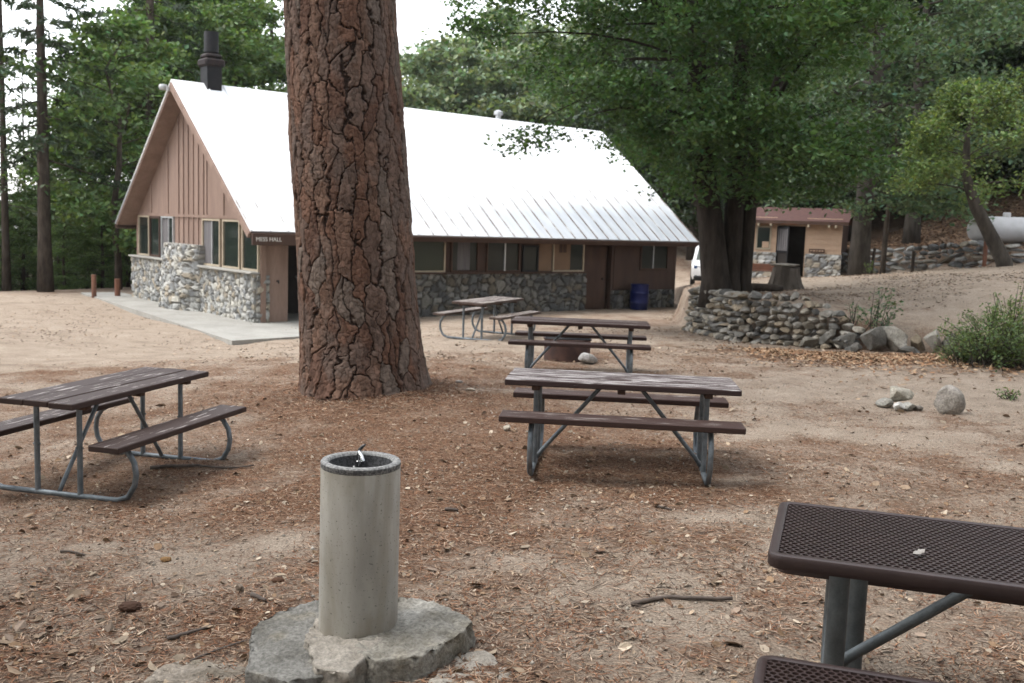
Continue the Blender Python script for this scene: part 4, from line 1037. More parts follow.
mb = MB(); mb.box((-1.0, -.03, .28), (1.0, .03, .52), bev=.01); mb.build('backrest', MT['red_wood'], bn)
mb = MB(); mb.box((-1.0, -.34, .24), (1.0, -.04, .28), bev=.006); mb.build('seat', MT['red_wood'], bn)
for x in (-.75, .75):
    mb = MB(); mb.box((x - .05, -.3, -.1), (x + .05, -.02, .239)); mb.build('leg', MT['dark_brown'], bn)

# white car in the parking place behind the oak
CX_, CY_ = 8.55, 43.0
car = empty('parked_car', (CX_, CY_, zg1(CX_, CY_) + .02), R(-10), 'white parked car seen front on between the hall and the oak', 'car')
def loft(mb, secs):
    """sections: list of closed (x,y,z) rings of equal length"""
    n = len(secs[0]); V = [q for s in secs for q in s]; F = []
    for i in range(len(secs) - 1):
        for k in range(n): F.append((i * n + k, i * n + (k + 1) % n, (i + 1) * n + (k + 1) % n, (i + 1) * n + k))
    F.append(tuple(range(n))[::-1]); F.append(tuple((len(secs) - 1) * n + k for k in range(n))); mb.add(np.array(V), F)
def carsec(y, w, z0, z1, r=.12): return [(-w + .05, y, z0), (w - .05, y, z0), (w, y, z0 + .15), (w, y, z1 - r), (w - r, y, z1), (-w + r, y, z1), (-w, y, z1 - r), (-w, y, z0 + .15)]
mb = MB(); loft(mb, [carsec(-2.3, .72, .48, .86), carsec(-2.22, .88, .42, .98), carsec(-1.9, .95, .38, 1.05), carsec(-1.0, .96, .36, 1.13), carsec(-.9, .96, .36, 1.13), carsec(1.9, .96, .36, 1.15), carsec(2.25, .9, .42, 1.1), carsec(2.35, .8, .5, 1.0)])
mb.build('body', MT['car_white'], car, autos=40)
def cab(y, w, z): return [(-w, y, 1.1), (w, y, 1.1), (w - .1, y, z), (w - .25, y, z + .03), (-w + .25, y, z + .03), (-w + .1, y, z)]
mb = MB(); loft(mb, [[(-.9, -1.0, 1.1), (.9, -1.0, 1.1), (.9, -1., 1.12), (.7, -1., 1.13), (-.7, -1., 1.13), (-.9, -1., 1.12)], cab(-.15, .9, 1.66), cab(.6, .9, 1.72), cab(1.7, .9, 1.68), cab(2.15, .85, 1.2)])
mb.build('cabin', MT['car_white'], car, autos=40)
mb = MB(); mb.add([(-.78, -.985, 1.17), (.78, -.985, 1.17), (.68, -.23, 1.64), (-.68, -.23, 1.64), (-.78, -.975, 1.15), (.78, -.975, 1.15), (.68, -.215, 1.62), (-.68, -.215, 1.62)], [(0, 1, 2, 3), (7, 6, 5, 4), (0, 4, 5, 1), (2, 6, 7, 3), (1, 5, 6, 2), (0, 3, 7, 4)]); mb.build('windscreen', MT['glass_green'], car)
for s in (-1, 1):
    mb = MB(); mb.prism([(s * .45, -2.27, .80), (s * .84, -2.2, .84), (s * .86, -2.17, .97), (s * .55, -2.25, .90)], (0, -.05, 0)); mb.build('headlight', MT['lens'], car)
    for y in (-1.45, 1.45):
        mb = MB(); mb.lathe([(.0, -.1), (.2, -.1), (.33, -.09), (.35, -.05), (.35, .05), (.33, .09), (.2, .1), (0, .1)], 24); o = mb.build('wheel', MT['tyre'], car, autos=40); o.rotation_euler = (0, R(90), 0); o.location = (s * .88, y, .35)
        mb = MB(); mb.lathe([(0, s * .105), (.19, s * .102), (.21, s * .09)], 20); mb.build('rim', MT['alu'], o, autos=40)
mb = MB(); mb.box((-.42, -2.36, .58), (.42, -2.29, .84), bev=.03); mb.build('grille', MT['car_black'], car)
mb = MB(); mb.box((-.85, -2.34, .34), (.85, -2.1, .56), bev=.05); mb.build('bumper', MT['car_black'], car)

# propane tank on legs
tx, ty = 17.35, 35.3; tz = zg1(tx, ty)
tank = empty('propane_tank', (tx, ty, tz), R(-8), 'white horizontal propane tank on the bank behind the leaning tree', 'tank')
mb = MB(); pr_ = [(0.0, -1.45), (.2, -1.43), (.34, -1.36), (.43, -1.24), (.46, -1.1), (.46, 1.1), (.43, 1.24), (.34, 1.36), (.2, 1.43), (0, 1.45)]
mb.lathe(pr_, 32); o = mb.build('vessel', MT['tank'], tank, smooth=True); o.rotation_euler = (0, R(90), 0); o.location = (0, 0, .58)
mb = MB(); mb.lathe([(0, 0), (.13, 0), (.13, .14), (.11, .17), (0, .17)], 18, (-.2, 0, 1.02)); mb.build('valve_cover', MT['tank'], tank, autos=40)
for x in (-.8, .8):
    mb = MB(); mb.box((x - .06, -.32, -.3), (x + .06, .32, .16)); mb.build('leg', MT['red_wood'], tank)

# stump with a loose top, flat log
p = at(785, 290, 24.2)
mb = MB(); rr = random.Random(3); seg = 36; secs = [(-.15, .50), (.05, .44), (.2, .375), (.4, .33), (.56, .315), (.58, .30)]
V = []; F = []
for i, (z, r_) in enumerate(secs):
    for k in range(seg):
        a = 2 * math.pi * k / seg; rr_ = r_ * (1 + .09 * math.sin(a * 5 + 1) * (1 - i / 6) + .05 * math.sin(a * 11) + .03 * math.sin(a * 17 + i)); V.append((rr_ * math.cos(a), rr_ * math.sin(a), z + (.03 * math.sin(a * 2) if i > 3 else 0)))
V.append((0, 0, .57)); n_ = len(secs)
for i in range(n_ - 1):
    for k in range(seg): F.append((i * seg + k, i * seg + (k + 1) % seg, (i + 1) * seg + (k + 1) % seg, (i + 1) * seg + k))
for k in range(seg): F.append(((n_ - 1) * seg + k, (n_ - 1) * seg + (k + 1) % seg, n_ * seg))
mb.add(V, F); st = mb.build('stump', MT['stump'], None, loc=(p[0], p[1], zg1(p[0], p[1])), autos=45); tag(st, 'weathered grey tree stump in front of the shed door', 'stump')
v, f = rock(77, (.78, .66, .09), 3, 5, .7, .95, .02); o = npmesh('flat_stone', v, f, MT['rock'], None, np.array((.2, .18, .15)), True, (p[0] - .02, p[1], zg1(p[0], p[1]) + .62)); tag(o, 'flat slab lying on top of the grey stump', 'slab')
p = at(762, 293, 22.3); mb = MB(); mb.tube([(-.5, 0, .07), (-.2, .03, .09), (.2, .02, .09), (.45, -.03, .07)], [.09, .1, .1, .08], 12, noise_amp=.1); o = mb.build('log', MT['bark_dark'], None, smooth=True, loc=(p[0], p[1], zg1(p[0], p[1]))); tag(o, 'short dark log lying on the ground left of the stump', 'log')

def post(px, py, Y, h, r_, label, m='post_wood', lean=0):
    p = at(px, py, Y); mb = MB(); mb.tube([(0, 0, -.3), (lean * .3, 0, h * .5), (lean, 0, h - .01), (lean, 0, h)], [r_, r_ * .97, r_ * .95, r_ * .8], 12)
    return tag(mb.build('wooden_post', MT[m], None, loc=(p[0], p[1], zg1(p[0], p[1])), autos=40), label, 'post')
post(94, 290, 31.0, .72, .075, 'short reddish wooden post at the edge of the yard, left one of the two')
post(117.5, 290, 31.5, .58, .09, 'short thick orange brown post beside the walkway end', 'red_wood')
post(984, 266, 33.4, 1.15, .07, 'red brown post in front of the retaining wall beside the leaning trunk', 'red_wood')
post(912, 273, 35.2, .8, .06, 'dark fence post in the middle of the retaining wall', 'bark_dark')
post(871, 279, 33, .95, .05, 'thin dark post beside the slim tree at the wall', 'bark_dark', .05)

# ------------------------------------------------------------------ vegetation
def leaf_quads(C, ln, wd, rng, up=.6, dirs=None, tw=.5):
    n = len(C); nr = rng.normal(size=(n, 3)); nr[:, 2] = np.abs(nr[:, 2]) + up; nr /= np.linalg.norm(nr, axis=1)[:, None]
    t = rng.normal(size=(n, 3)) if dirs is None else dirs + rng.normal(size=(n, 3)) * tw
    t -= nr * (t * nr).sum(1)[:, None]; t /= np.linalg.norm(t, axis=1)[:, None] + 1e-9
    b = np.cross(nr, t); l = (ln * rng.uniform(.65, 1.3, n))[:, None]; w = (wd * rng.uniform(.7, 1.25, n))[:, None]
    k = rng.uniform(-.15, .25, n)[:, None]
    V = np.stack([C - t * l * .5, C + b * w * .5 + t * l * k * .4, C + t * l * .5 - nr * l * .12, C - b * w * .5 + t * l * k * .4], 1)
    return V.reshape(-1, 3), np.arange(n * 4).reshape(-1, 4)

def leaf_cols(n, rng, clump=None, var=.35, warm=.12):
    b = rng.uniform(1 - var, 1 + var, n)
    if clump is not None: b = b * clump
    h = rng.normal(0, warm, n)
    c = np.stack([b * (1 + h), b, b * (1 - h * .5)], -1); return np.repeat(np.clip(c, .05, 3), 4, 0)

def interp(P, t):
    P = np.array(P, float); k = min(int(t * (len(P) - 1)), len(P) - 2); f = t * (len(P) - 1) - k; return P[k] * (1 - f) + P[k + 1] * f

def broadleaf(name, seed, H, base, Rd, tr, leafk, bark='bark_dark', nl=24, ns=5, nc=4, k=24, ls=.2, cl=.45, stems=None, flat=.55, rise=.3, extra=(), asym=None, top=1., wob=.3, asp=.62, prof=None, keepf=None, xcl=()):
    rng = np.random.default_rng(seed); rt = empty(name); mb = MB()
    if stems is None:
        st = [np.array([rng.normal(0, wob) * (q / 5) ** 1.2, rng.normal(0, wob) * (q / 5) ** 1.2, -.4 + (H * .92 + .4) * q / 6]) for q in range(7)]; st[0][:2] = 0; st[1][:2] *= .2
        rad = [tr * 1.35, tr, tr * .9, tr * .75, tr * .55, tr * .35, tr * .12]; stems = [(st, rad)]
    for P, rd in stems: mb.tube(P, rd, 12, noise_amp=.06)
    Cl = []
    limbs = []
    for i in range(nl):
        P, rd = stems[rng.integers(len(stems))]; P = np.array(P, float)
        h = ((i + rng.uniform(.1, .9)) / nl) ** .9; zt = base + h * (H - base) * .93
        kk = np.searchsorted(P[:, 2], zt); t = min(max(kk - .5, 0) / (len(P) - 1), .98)
        s = interp(P, t); s[2] = min(zt - .15 * Rd * rng.uniform(0, 1), P[-1, 2]); s[2] = max(s[2], base * .8)
        pr = (max(1 - (2 * h * .92 - .75) ** 2, .08)) ** .5 if prof is None else prof(h)
        az = i * 2.399 + rng.uniform(-.4, .4); L = Rd * pr * rng.uniform(.7, 1.08)
        if asym is not None: L *= 1 + asym[0] * math.cos(az - asym[1])
        d = np.array([math.cos(az), math.sin(az), 0]); up_ = rise * (h * 1.6 - .25) + rng.normal(0, .1)
        e = s + d * L + np.array([0, 0, L * up_]); m_ = (s + e) / 2 + np.array([rng.normal(0, .06) * L, rng.normal(0, .06) * L, L * .12])
        limbs.append((s, m_, e, max(.018, tr * (.30 if keepf is None else .15) * (1 - .55 * h)), L))
    for (s, m_, e, r_) in extra: limbs.append((np.array(s, float), np.array(m_, float), np.array(e, float), r_, np.linalg.norm(np.array(e) - np.array(s))))
    if keepf is not None:
        ne = len(extra); okl = keepf(np.array([l[1] * .3 + l[2] * .7 for l in limbs])); limbs = [l for i_, l in enumerate(limbs) if okl[i_] or i_ >= len(limbs) - ne]
    for (s, m_, e, r_, L) in limbs:
        path = [(1 - t) ** 2 * s + 2 * t * (1 - t) * m_ + t * t * e for t in np.linspace(0, 1, 7)]
        mb.tube(path, [r_ * (1 - .85 * t) for t in np.linspace(0, 1, 7)], 6, cap=False)
        dr = (e - s) / L
        for j in range(ns):
            t = rng.uniform(.3, 1.0); q0 = interp(path, min(t, .99)); sgn = 1 if j % 2 else -1
            a = sgn * rng.uniform(.4, 1.25); d2 = np.array([dr[0] * math.cos(a) - dr[1] * math.sin(a), dr[0] * math.sin(a) + dr[1] * math.cos(a), dr[2] + rng.normal(.0, .28)])
            l2 = L * rng.uniform(.2, .42) * (1.15 - .5 * t) + .25; q1 = q0 + d2 * l2 + np.array([0, 0, -.08 * l2])
            if keepf is not None and not keepf(q1[None])[0]: continue
            mb.tube([q0, (q0 + q1) / 2 + np.array([0, 0, .05 * l2]), q1], [max(.008, r_ * .3), max(.006, r_ * .2), .004], 4, cap=False)
            for u in np.linspace(.35, 1.05, nc): Cl.append(q0 + (q1 - q0) * u + rng.normal(0, .08, 3) * cl)
        Cl.append(e)
    Cl += [np.array(c, float) for c in xcl]
    mb.build('trunk', MT[bark], rt, smooth=True)
    Cl = np.array(Cl); nC = len(Cl)
    off = rng.normal(size=(nC, k, 3)) * np.array([cl, cl, cl * flat]) * .62
    C = (Cl[:, None] + off).reshape(-1, 3); C[:, 2] = np.maximum(C[:, 2], .05)
    cb = np.repeat(rng.uniform(.58, 1.38, nC), k)
    if keepf is not None: kf = keepf(C + rng.normal(0, .22, C.shape)); C = C[kf]; cb = cb[kf]
    V, F = leaf_quads(C, ls, ls * asp, rng); npmesh('crown', V, F, LEAF[leafk], rt, leaf_cols(len(C), rng, cb))
    return rt

def conifer(name, seed, H, base, Rd, tr, leafk='needle', bark='bark_dark', nb=70, k=9, droop=.25, lean=(0, 0), ln=.34, wd=.09, dens=1., power=.75, trunk=True):
    rng = np.random.default_rng(seed); rt = empty(name); mb = MB(); C = []; D = []; B = []
    zz = np.linspace(-.5, H, 9); P = [np.array([lean[0] * (z / H) ** 1.5, lean[1] * (z / H) ** 1.5, z]) for z in np.clip(zz, -.5, H)]
    P = [np.nan_to_num(p_, nan=0) for p_ in P]; P[0][:2] = 0
    if trunk: mb.tube(P, [tr * (1.25 if i == 0 else (1 - .93 * i / 8)) for i in range(9)], 12, noise_amp=.04)
    for i in range(nb):
        h = (i + rng.uniform(0, 1)) / nb; z = base + h * (H - base) * .98; L = Rd * (1 - h) ** power * rng.uniform(.65, 1.1) + .3
        s = interp(P, min((z + .5) / (H + .5), .99)); az = i * 2.399 + rng.uniform(-.5, .5); d = np.array([math.cos(az), math.sin(az), 0])
        e = s + d * L + np.array([0, 0, -L * droop * rng.uniform(.5, 1.5) * (1 - h * .8)]); m_ = (s + e) / 2 + np.array([0, 0, .06 * L])
        path = [(1 - t) ** 2 * s + 2 * t * (1 - t) * m_ + t * t * e for t in np.linspace(0, 1, 5)]
        r_ = max(.012, tr * .16 * (1 - h)); mb.tube(path, [r_ * (1 - .85 * t) for t in np.linspace(0, 1, 5)], 5, cap=False)
        nt_ = max(4, int(L * 5 * dens)); per = np.array([-d[1], d[0], 0]); bb = rng.uniform(.7, 1.3)
        for j in range(nt_):
            t = .18 + .82 * (j + rng.uniform(0, 1)) / nt_; q0 = interp(path, min(t, .99)); sg = 1 if j % 2 else -1
            l2 = L * .34 * (1.15 - t) + .18; d2 = per * sg * rng.uniform(.5, 1) + d * rng.uniform(.3, .9) + np.array([0, 0, rng.uniform(-.45, .1)]); d2 /= np.linalg.norm(d2)
            u = rng.uniform(0, 1, k)[:, None]; C.append(q0 + d2 * l2 * u + rng.normal(0, .06, (k, 3))); D.append(np.repeat(d2[None] + np.array([0, 0, -.15]), k, 0)); B.append(np.full(k, bb))
    mb.build('trunk', MT[bark], rt, smooth=True)
    C = np.concatenate(C); D = np.concatenate(D); B = np.concatenate(B)
    V, F = leaf_quads(C, ln, wd, rng, .3, D, .45); npmesh('crown', V, F, LEAF[leafk], rt, leaf_cols(len(C), rng, B))
    return rt

def place(proto, px, Y, sc, rz, label, group=None, cat='tree', first=False, z=None, x=None):
    X = (px - 512) / FPX * Y if x is None else x
    o = proto if first else copy_thing(proto)
    o.location = (X, Y, (zg1(X, Y) if z is None else z) - .1); o.rotation_euler = (0, 0, rz); o.scale = (sc,) * 3
    o['label'] = label; o['category'] = cat
    if group: o['group'] = group
    elif 'group' in o: del o['group']
    return o

# --- the big pine in front: trunk with plated bark
PX_, PY_ = -1.70, 11.35
pz = zg1(PX_, PY_)
def hero_pine():
    rt = empty('pine_tree', (PX_, PY_, pz), 0, 'massive pine with thick orange brown plated bark in front of the hall', 'tree')
    nth = 620
    z1 = np.linspace(-.25, 6.4, 900); z2 = np.linspace(6.5, 24, 60); z = np.r_[z1, z2]
    th = np.linspace(0, 2 * math.pi, nth, endpoint=False)
    TH_, Z = np.meshgrid(th, z, indexing='ij')
    r0 = .665 * (1 - .022 * np.clip(Z, 0, 30)) + .075 * np.exp(-np.clip(Z, -.3, 9) / .35) * (1 + .5 * np.sin(TH_ * 3 + .6)) + .03 * np.exp(-np.clip(Z, 0, 9) / 1.2)
    r0 = r0 * (1 + .022 * np.sin(2 * TH_ + .55 * Z) + .016 * np.sin(3 * TH_ + 1 - .45 * Z) + .05 * (fbm(np.stack([np.cos(TH_), np.sin(TH_), Z * .55], -1) * 1.3, 2, 91) - .5))
    ux = np.cos(TH_); uy = np.sin(TH_); q3 = np.stack([ux * .64, uy * .64, Z], -1)
    w1 = (fbm(q3 * np.array([3, 3, 1.6]), 3, 5) - .5); w2 = (fbm(q3 * np.array([3, 3, 1.6]) + 7, 3, 6) - .5)
    w3 = (fbm(q3 * np.array([13, 13, 11]), 4, 16) - .5); fis = np.abs(fbm(q3 * np.array([17, 17, 4.5]) + 4, 4, 71) - .5)
    NW = 28
    s = TH_ / (2 * math.pi) * NW + w1 * 1.9 + w3 * 1.0; t = Z / .50 + w2 * 1.3 + w3 * .3
    f1, f2, cid, hz = voronoi(s, t, 3, NW, .8, True, True); e = (f2 - f1) * (1 + 2.6 * sstep(.35, .85, hz))
    s2 = TH_ / (2 * math.pi) * 78 + w2 * 3 + w3; t2 = Z / .075 + w1 * 3
    g1, g2, cid2 = voronoi(s2, t2, 9, 78, .95); e2 = g2 - g1
    wd = .075 + .125 * vnoise(q3 * np.array([5, 5, 2]), 33)
    plate = sstep(.10, 1, e / (wd * 1.35)); sub = sstep(.0, .16, e2)
    fine = fbm(q3 * 32, 3, 12) - .5; med = fbm(q3 * np.array([9, 9, 6]), 3, 13) - .5
    disp = -.030 + plate * (.025 + .009 * cid) - (1 - sub) * .006 * plate + fine * .013 + med * .026 * plate - (1 - sstep(.0, .045, fis)) * .006 * plate
    r = r0 + disp
    lean = -.074
    V = np.stack([ux * r + lean * Z, uy * r, Z], -1)
    base = np.array([[.175, .098, .068], [.145, .083, .060], [.195, .120, .087], [.165, .112, .088], [.19, .147, .120]])
    ci = (cid * 977 % 1 * 5).astype(int) % 5; col = base[ci] * (.8 + .4 * (cid2 - .3))[..., None]
    grey = sstep(.5, .68, fbm(q3 * np.array([5, 5, 2.5]) + 3, 4, 44))[..., None]; col = col * (1 - .5 * grey) + np.array((.15, .122, .105)) * .5 * grey
    deep = np.array((.042, .028, .022)); pl = sstep(.05, .8, plate)[..., None]; col = deep * (1 - pl) + col * pl
    col = col * (.72 + .28 * sub)[..., None] * (.80 + .20 * sstep(.0, .05, fis))[..., None]
    a, b = TH_.shape; I = np.arange(a * b).reshape(a, b); I2 = np.roll(I, -1, 0)
    F = np.stack([I[:, :-1], I2[:, :-1], I2[:, 1:], I[:, 1:]], -1).reshape(-1, 4)
    npmesh('trunk', V.reshape(-1, 3), F, MT['bark_hero'], rt, col.reshape(-1, 3), True)
    cr = conifer('tmp', 88, 27, 11.5, 4.8, .42, 'needle', 'bark_red', 60, 7, .2, trunk=False)
    for ch in list(cr.children):
        ch.parent = rt; ch.name = 'crown' if ch.name.startswith('crown') else 'limbs'
    bpy.data.objects.remove(cr)
hero_pine()

# --- the oak on the mound, three stems
OX, OY = 4.55, 21.0
def oakf(C):
    x, y, z = C[:, 0], C[:, 1], C[:, 2]
    lo = np.where(x < -2.7, 3.2 + (-x - 2.7) * .58, 1.55 + np.clip(-x - .7, 0, 9) * .82)
    br = (np.abs(z - (3.0 + .14 * (x + 4))) < .32) & (x > -5.1) & (x < -3.3) & (np.abs(y + .5) < .7)
    right = x < 2.2 + np.clip(z - 2.2, 0, 9) * .36
    return ((z > lo) | br) & right & (z > 1.45)
stems = [([(-.26, 0, -.3), (-.32, 0, .25), (-.50, 0, 1.4), (-.82, .1, 3), (-.95, .2, 5.2), (-1.6, .3, 8), (-2.2, .3, 10.5)], [.44, .30, .25, .225, .17, .10, .04]),
         ([(-.0, .12, -.3), (-.01, .12, .25), (.0, .12, 1.5), (.02, .2, 3.2), (.0, .3, 6), (.2, .4, 9), (.3, .4, 11.5)], [.34, .22, .195, .18, .14, .10, .04]),
         ([(.32, .2, -.3), (.31, .2, .2), (.34, .22, 1.5), (.42, .3, 3.2), (1.2, .5, 5.5), (2.2, .7, 8), (3, .8, 10)], [.30, .165, .14, .12, .09, .06, .03])]
oak_low = []
_r = np.random.default_rng(5)
for px, py in [(640, 148), (655, 163), (668, 178), (684, 188), (702, 172), (722, 165), (742, 172), (764, 182), (784, 190), (804, 186), (822, 194), (842, 186), (690, 150), (735, 146), (775, 158), (815, 160), (660, 140), (700, 195), (750, 195)]:
    for _ in range(3):
        Yq = OY + _r.uniform(-1.9, .3); q = at(px + _r.normal(0, 6), py + _r.normal(0, 5), Yq); oak_low.append((q[0] - OX, q[1] - OY, q[2] - zg1(OX, OY)))
for _ in range(60):
    Yq = OY + _r.uniform(-2.6, -.6); q = at(_r.uniform(665, 800), _r.uniform(-10, 150), Yq); oak_low.append((q[0] - OX, q[1] - OY, q[2] - zg1(OX, OY)))
oak = broadleaf('oak_tree', 17, 11.5, 2.6, 5.3, .36, 'oak', nl=56, ns=7, nc=4, k=66, ls=.118, cl=.42, bark='bark_oak', keepf=oakf, xcl=[(-3.6, -.5, 3.15), (-3.9, -.5, 3.1), (-4.1, -.5, 2.98), (-4.35, -.55, 2.93), (-4.5, -.55, 2.85), (-4.75, -.55, 2.78), (-4.2, -.6, 3.02)] + [(.3 + .35 * math.cos(a * 2.4) * (1 + a * .1), -.75 - .1 * (a % 3), 2.4 + a * .42) for a in range(12)] + oak_low, stems=stems, rise=.28, asp=.66,
                extra=[((-.8, .1, 4.2), (-2.8, -.3, 4.4), (-4.55, -.6, 3.05), .03), ((-.8, .1, 4.6), (-3.0, .3, 5.6), (-5.6, .2, 5.0), .035), ((-1.0, .1, 5.4), (-3.6, -.8, 6.8), (-6.6, -1.0, 6.0), .035),
                       ((.5, .2, 3), (1.4, -1, 3.4), (2.4, -1.6, 2.3), .05), ((.6, .3, 3.2), (1.6, .2, 3.8), (2.7, .6, 2.7), .06), ((0, .2, 3.0), (.6, -1.6, 3.6), (1.2, -3.0, 2.6), .05),
                       ((-1.2, .2, 6.4), (-4, 0, 8), (-7.2, .4, 7.2), .035), ((-1.2, .2, 6), (-3.6, 1.6, 7), (-6.2, 2.4, 6.6), .035)],
                prof=lambda h: .62 + .38 * math.sin(min(h * 2.2, 1.57)) - (.5 * (h - .75) if h > .75 else 0))
oak.location = (OX, OY, zg1(OX, OY)); tag(oak, 'large green oak with three dark stems on the mound behind the rubble wall', 'tree')

mp = broadleaf('maple_tree', 23, 14, 3.0, 5.0, .30, 'maple', 'bark_grey', nl=34, ns=6, nc=4, k=30, ls=.20, cl=.5, rise=.25)
place(mp, 855, 33.2, 1, 0, 'grey green leafy tree with straight grey trunk before the tan shed', first=True)
place(mp, 905, 42, 1.0, 2.1, 'grey green leafy tree standing on the orange leaf bank', 'grey green trees on the right')
sl = broadleaf('slim_tree', 29, 6.5, 2.0, 1.5, .085, 'maple', 'bark_dark', nl=14, ns=4, nc=3, k=16, ls=.17, cl=.3)
place(sl, 879, 31.5, 1, 0, 'slim young tree with a thin dark stem beside the straight grey trunk', first=True)
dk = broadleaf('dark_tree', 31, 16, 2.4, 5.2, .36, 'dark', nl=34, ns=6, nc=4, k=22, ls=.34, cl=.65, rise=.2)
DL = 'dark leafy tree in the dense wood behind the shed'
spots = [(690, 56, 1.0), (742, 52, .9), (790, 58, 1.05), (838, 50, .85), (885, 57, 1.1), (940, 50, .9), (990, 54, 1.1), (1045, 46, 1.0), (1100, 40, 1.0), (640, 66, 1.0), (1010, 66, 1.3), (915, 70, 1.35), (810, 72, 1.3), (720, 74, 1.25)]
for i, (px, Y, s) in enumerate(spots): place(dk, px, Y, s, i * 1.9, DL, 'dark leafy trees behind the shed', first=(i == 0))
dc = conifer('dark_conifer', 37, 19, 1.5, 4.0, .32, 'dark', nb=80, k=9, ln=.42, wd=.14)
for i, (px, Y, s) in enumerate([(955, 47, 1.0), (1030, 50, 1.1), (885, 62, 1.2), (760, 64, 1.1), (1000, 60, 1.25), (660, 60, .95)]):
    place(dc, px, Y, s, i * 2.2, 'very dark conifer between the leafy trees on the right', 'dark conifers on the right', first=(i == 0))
# far hillside trees behind the roof, haze put into their pale leaf colour
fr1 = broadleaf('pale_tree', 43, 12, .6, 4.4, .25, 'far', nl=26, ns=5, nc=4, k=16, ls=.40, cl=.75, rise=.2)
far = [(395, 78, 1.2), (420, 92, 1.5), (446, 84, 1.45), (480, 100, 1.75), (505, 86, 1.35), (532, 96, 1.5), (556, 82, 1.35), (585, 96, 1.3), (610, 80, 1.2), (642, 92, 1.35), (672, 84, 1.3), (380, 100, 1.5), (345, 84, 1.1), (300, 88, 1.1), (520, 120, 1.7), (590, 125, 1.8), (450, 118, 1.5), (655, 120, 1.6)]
for i, (px, Y, s) in enumerate(far): place(fr1, px, Y, s, i * 2.7, 'green tree on the hillside behind the white roof, paled as if by haze', 'pale trees on the far hillside', first=(i == 0))
# left wood
md = broadleaf('green_tree', 47, 15, 1.0, 4.3, .28, 'mid', nl=36, ns=6, nc=4, k=24, ls=.26, cl=.55, rise=.2)
for i, (px, Y, s) in enumerate([(152, 43, .85), (182, 47, 1.0), (214, 52, 1.1), (232, 60, 1.25), (196, 62, 1.35), (103, 47, .80), (262, 66, 1.2)]):
    place(md, px, Y, s, i * 2.3, 'mid green bushy tree behind the gable of the hall', 'green trees left of the hall', first=(i == 0))
for i, (px, Y, s) in enumerate([(20, 47, .36), (55, 44, .33), (-15, 44, .36), (72, 46, .55), (34, 52, .42), (84, 52, .42), (38, 56, .27), (5, 60, .32), (-40, 50, .3), (100, 38, .22), (62, 37, .2), (22, 38, .24), (-10, 37, .26), (84, 41, .3), (126, 40, .3)]):
    place(md, px, Y, s, i * 1.7 + 1, 'low green bushy tree at the left edge of the yard', 'low growth at the left edge of the yard')
cf = conifer('dark_pine', 53, 21, 5.5, 3.4, .30, 'dark', nb=52, k=8, ln=.40, wd=.11, dens=.9)
place(cf, 43, 33.5, .82, .5, 'tall dark pine with a straight bare trunk at the left', first=True)
place(cf, 150, 41, 1.0, 2.0, 'tall dark pine with drooping boughs high behind the gable')
place(cf, 180, 50, 1.0, 3.0, 'tall dark pine with drooping boughs left of the chimney')
place(cf, 268, 64, 1.1, 4.0, 'dark pine against the white sky between chimney and big trunk')
sp_ = conifer('thin_pine', 59, 19, 3.0, 2.3, .15, 'needle', 'bark_dark', nb=40, k=6, ln=.34, wd=.08, dens=.7)
place(sp_, 4, 36, 1, 0, 'thin grey pine at the extreme left edge', first=True)
place(sp_, 24, 52, .8, 1.3, 'thin sparse pine between the two left trunks')
place(sp_, 66, 56, .8, 2.2, 'thin sparse pine right of the dark straight trunk')
rp = broadleaf('slender_tree', 61, 10, 2.0, 2.6, .12, 'mid', 'bark_dark', nl=20, ns=5, nc=3, k=20, ls=.24, cl=.5)
place(rp, 116, 35.0, 1, 0, 'slender tree with a dark trunk under the left roof edge', first=True)
place(rp, 136, 39.5, 1, 1.0, 'slender dark trunk just behind the left wall corner')
# leaning lime-green tree at right
LX, LY = 13.3, 27.2
ls_ = [([(0, 0, -.3), (-.05, 0, .2), (-.45, 0, .85), (-.95, .05, 1.7), (-1.25, .1, 2.5), (-1.3, .1, 3.6), (-1.0, .1, 4.6)], [.27, .21, .18, .15, .12, .08, .03])]
lt = broadleaf('leaning_tree', 67, 4.9, 1.5, 2.3, .2, 'lime', 'bark_grey', nl=20, ns=6, nc=4, k=30, ls=.12, cl=.32, stems=ls_, keepf=lambda C: C[:, 2] > 1.95 + .1 * np.sin(C[:, 0] * 5), rise=.25, flat=.7, asym=(.25, 0))
place(lt, 0, LY, 1, 0, 'small yellow green tree leaning left in front of the propane tank', first=True, x=LX)

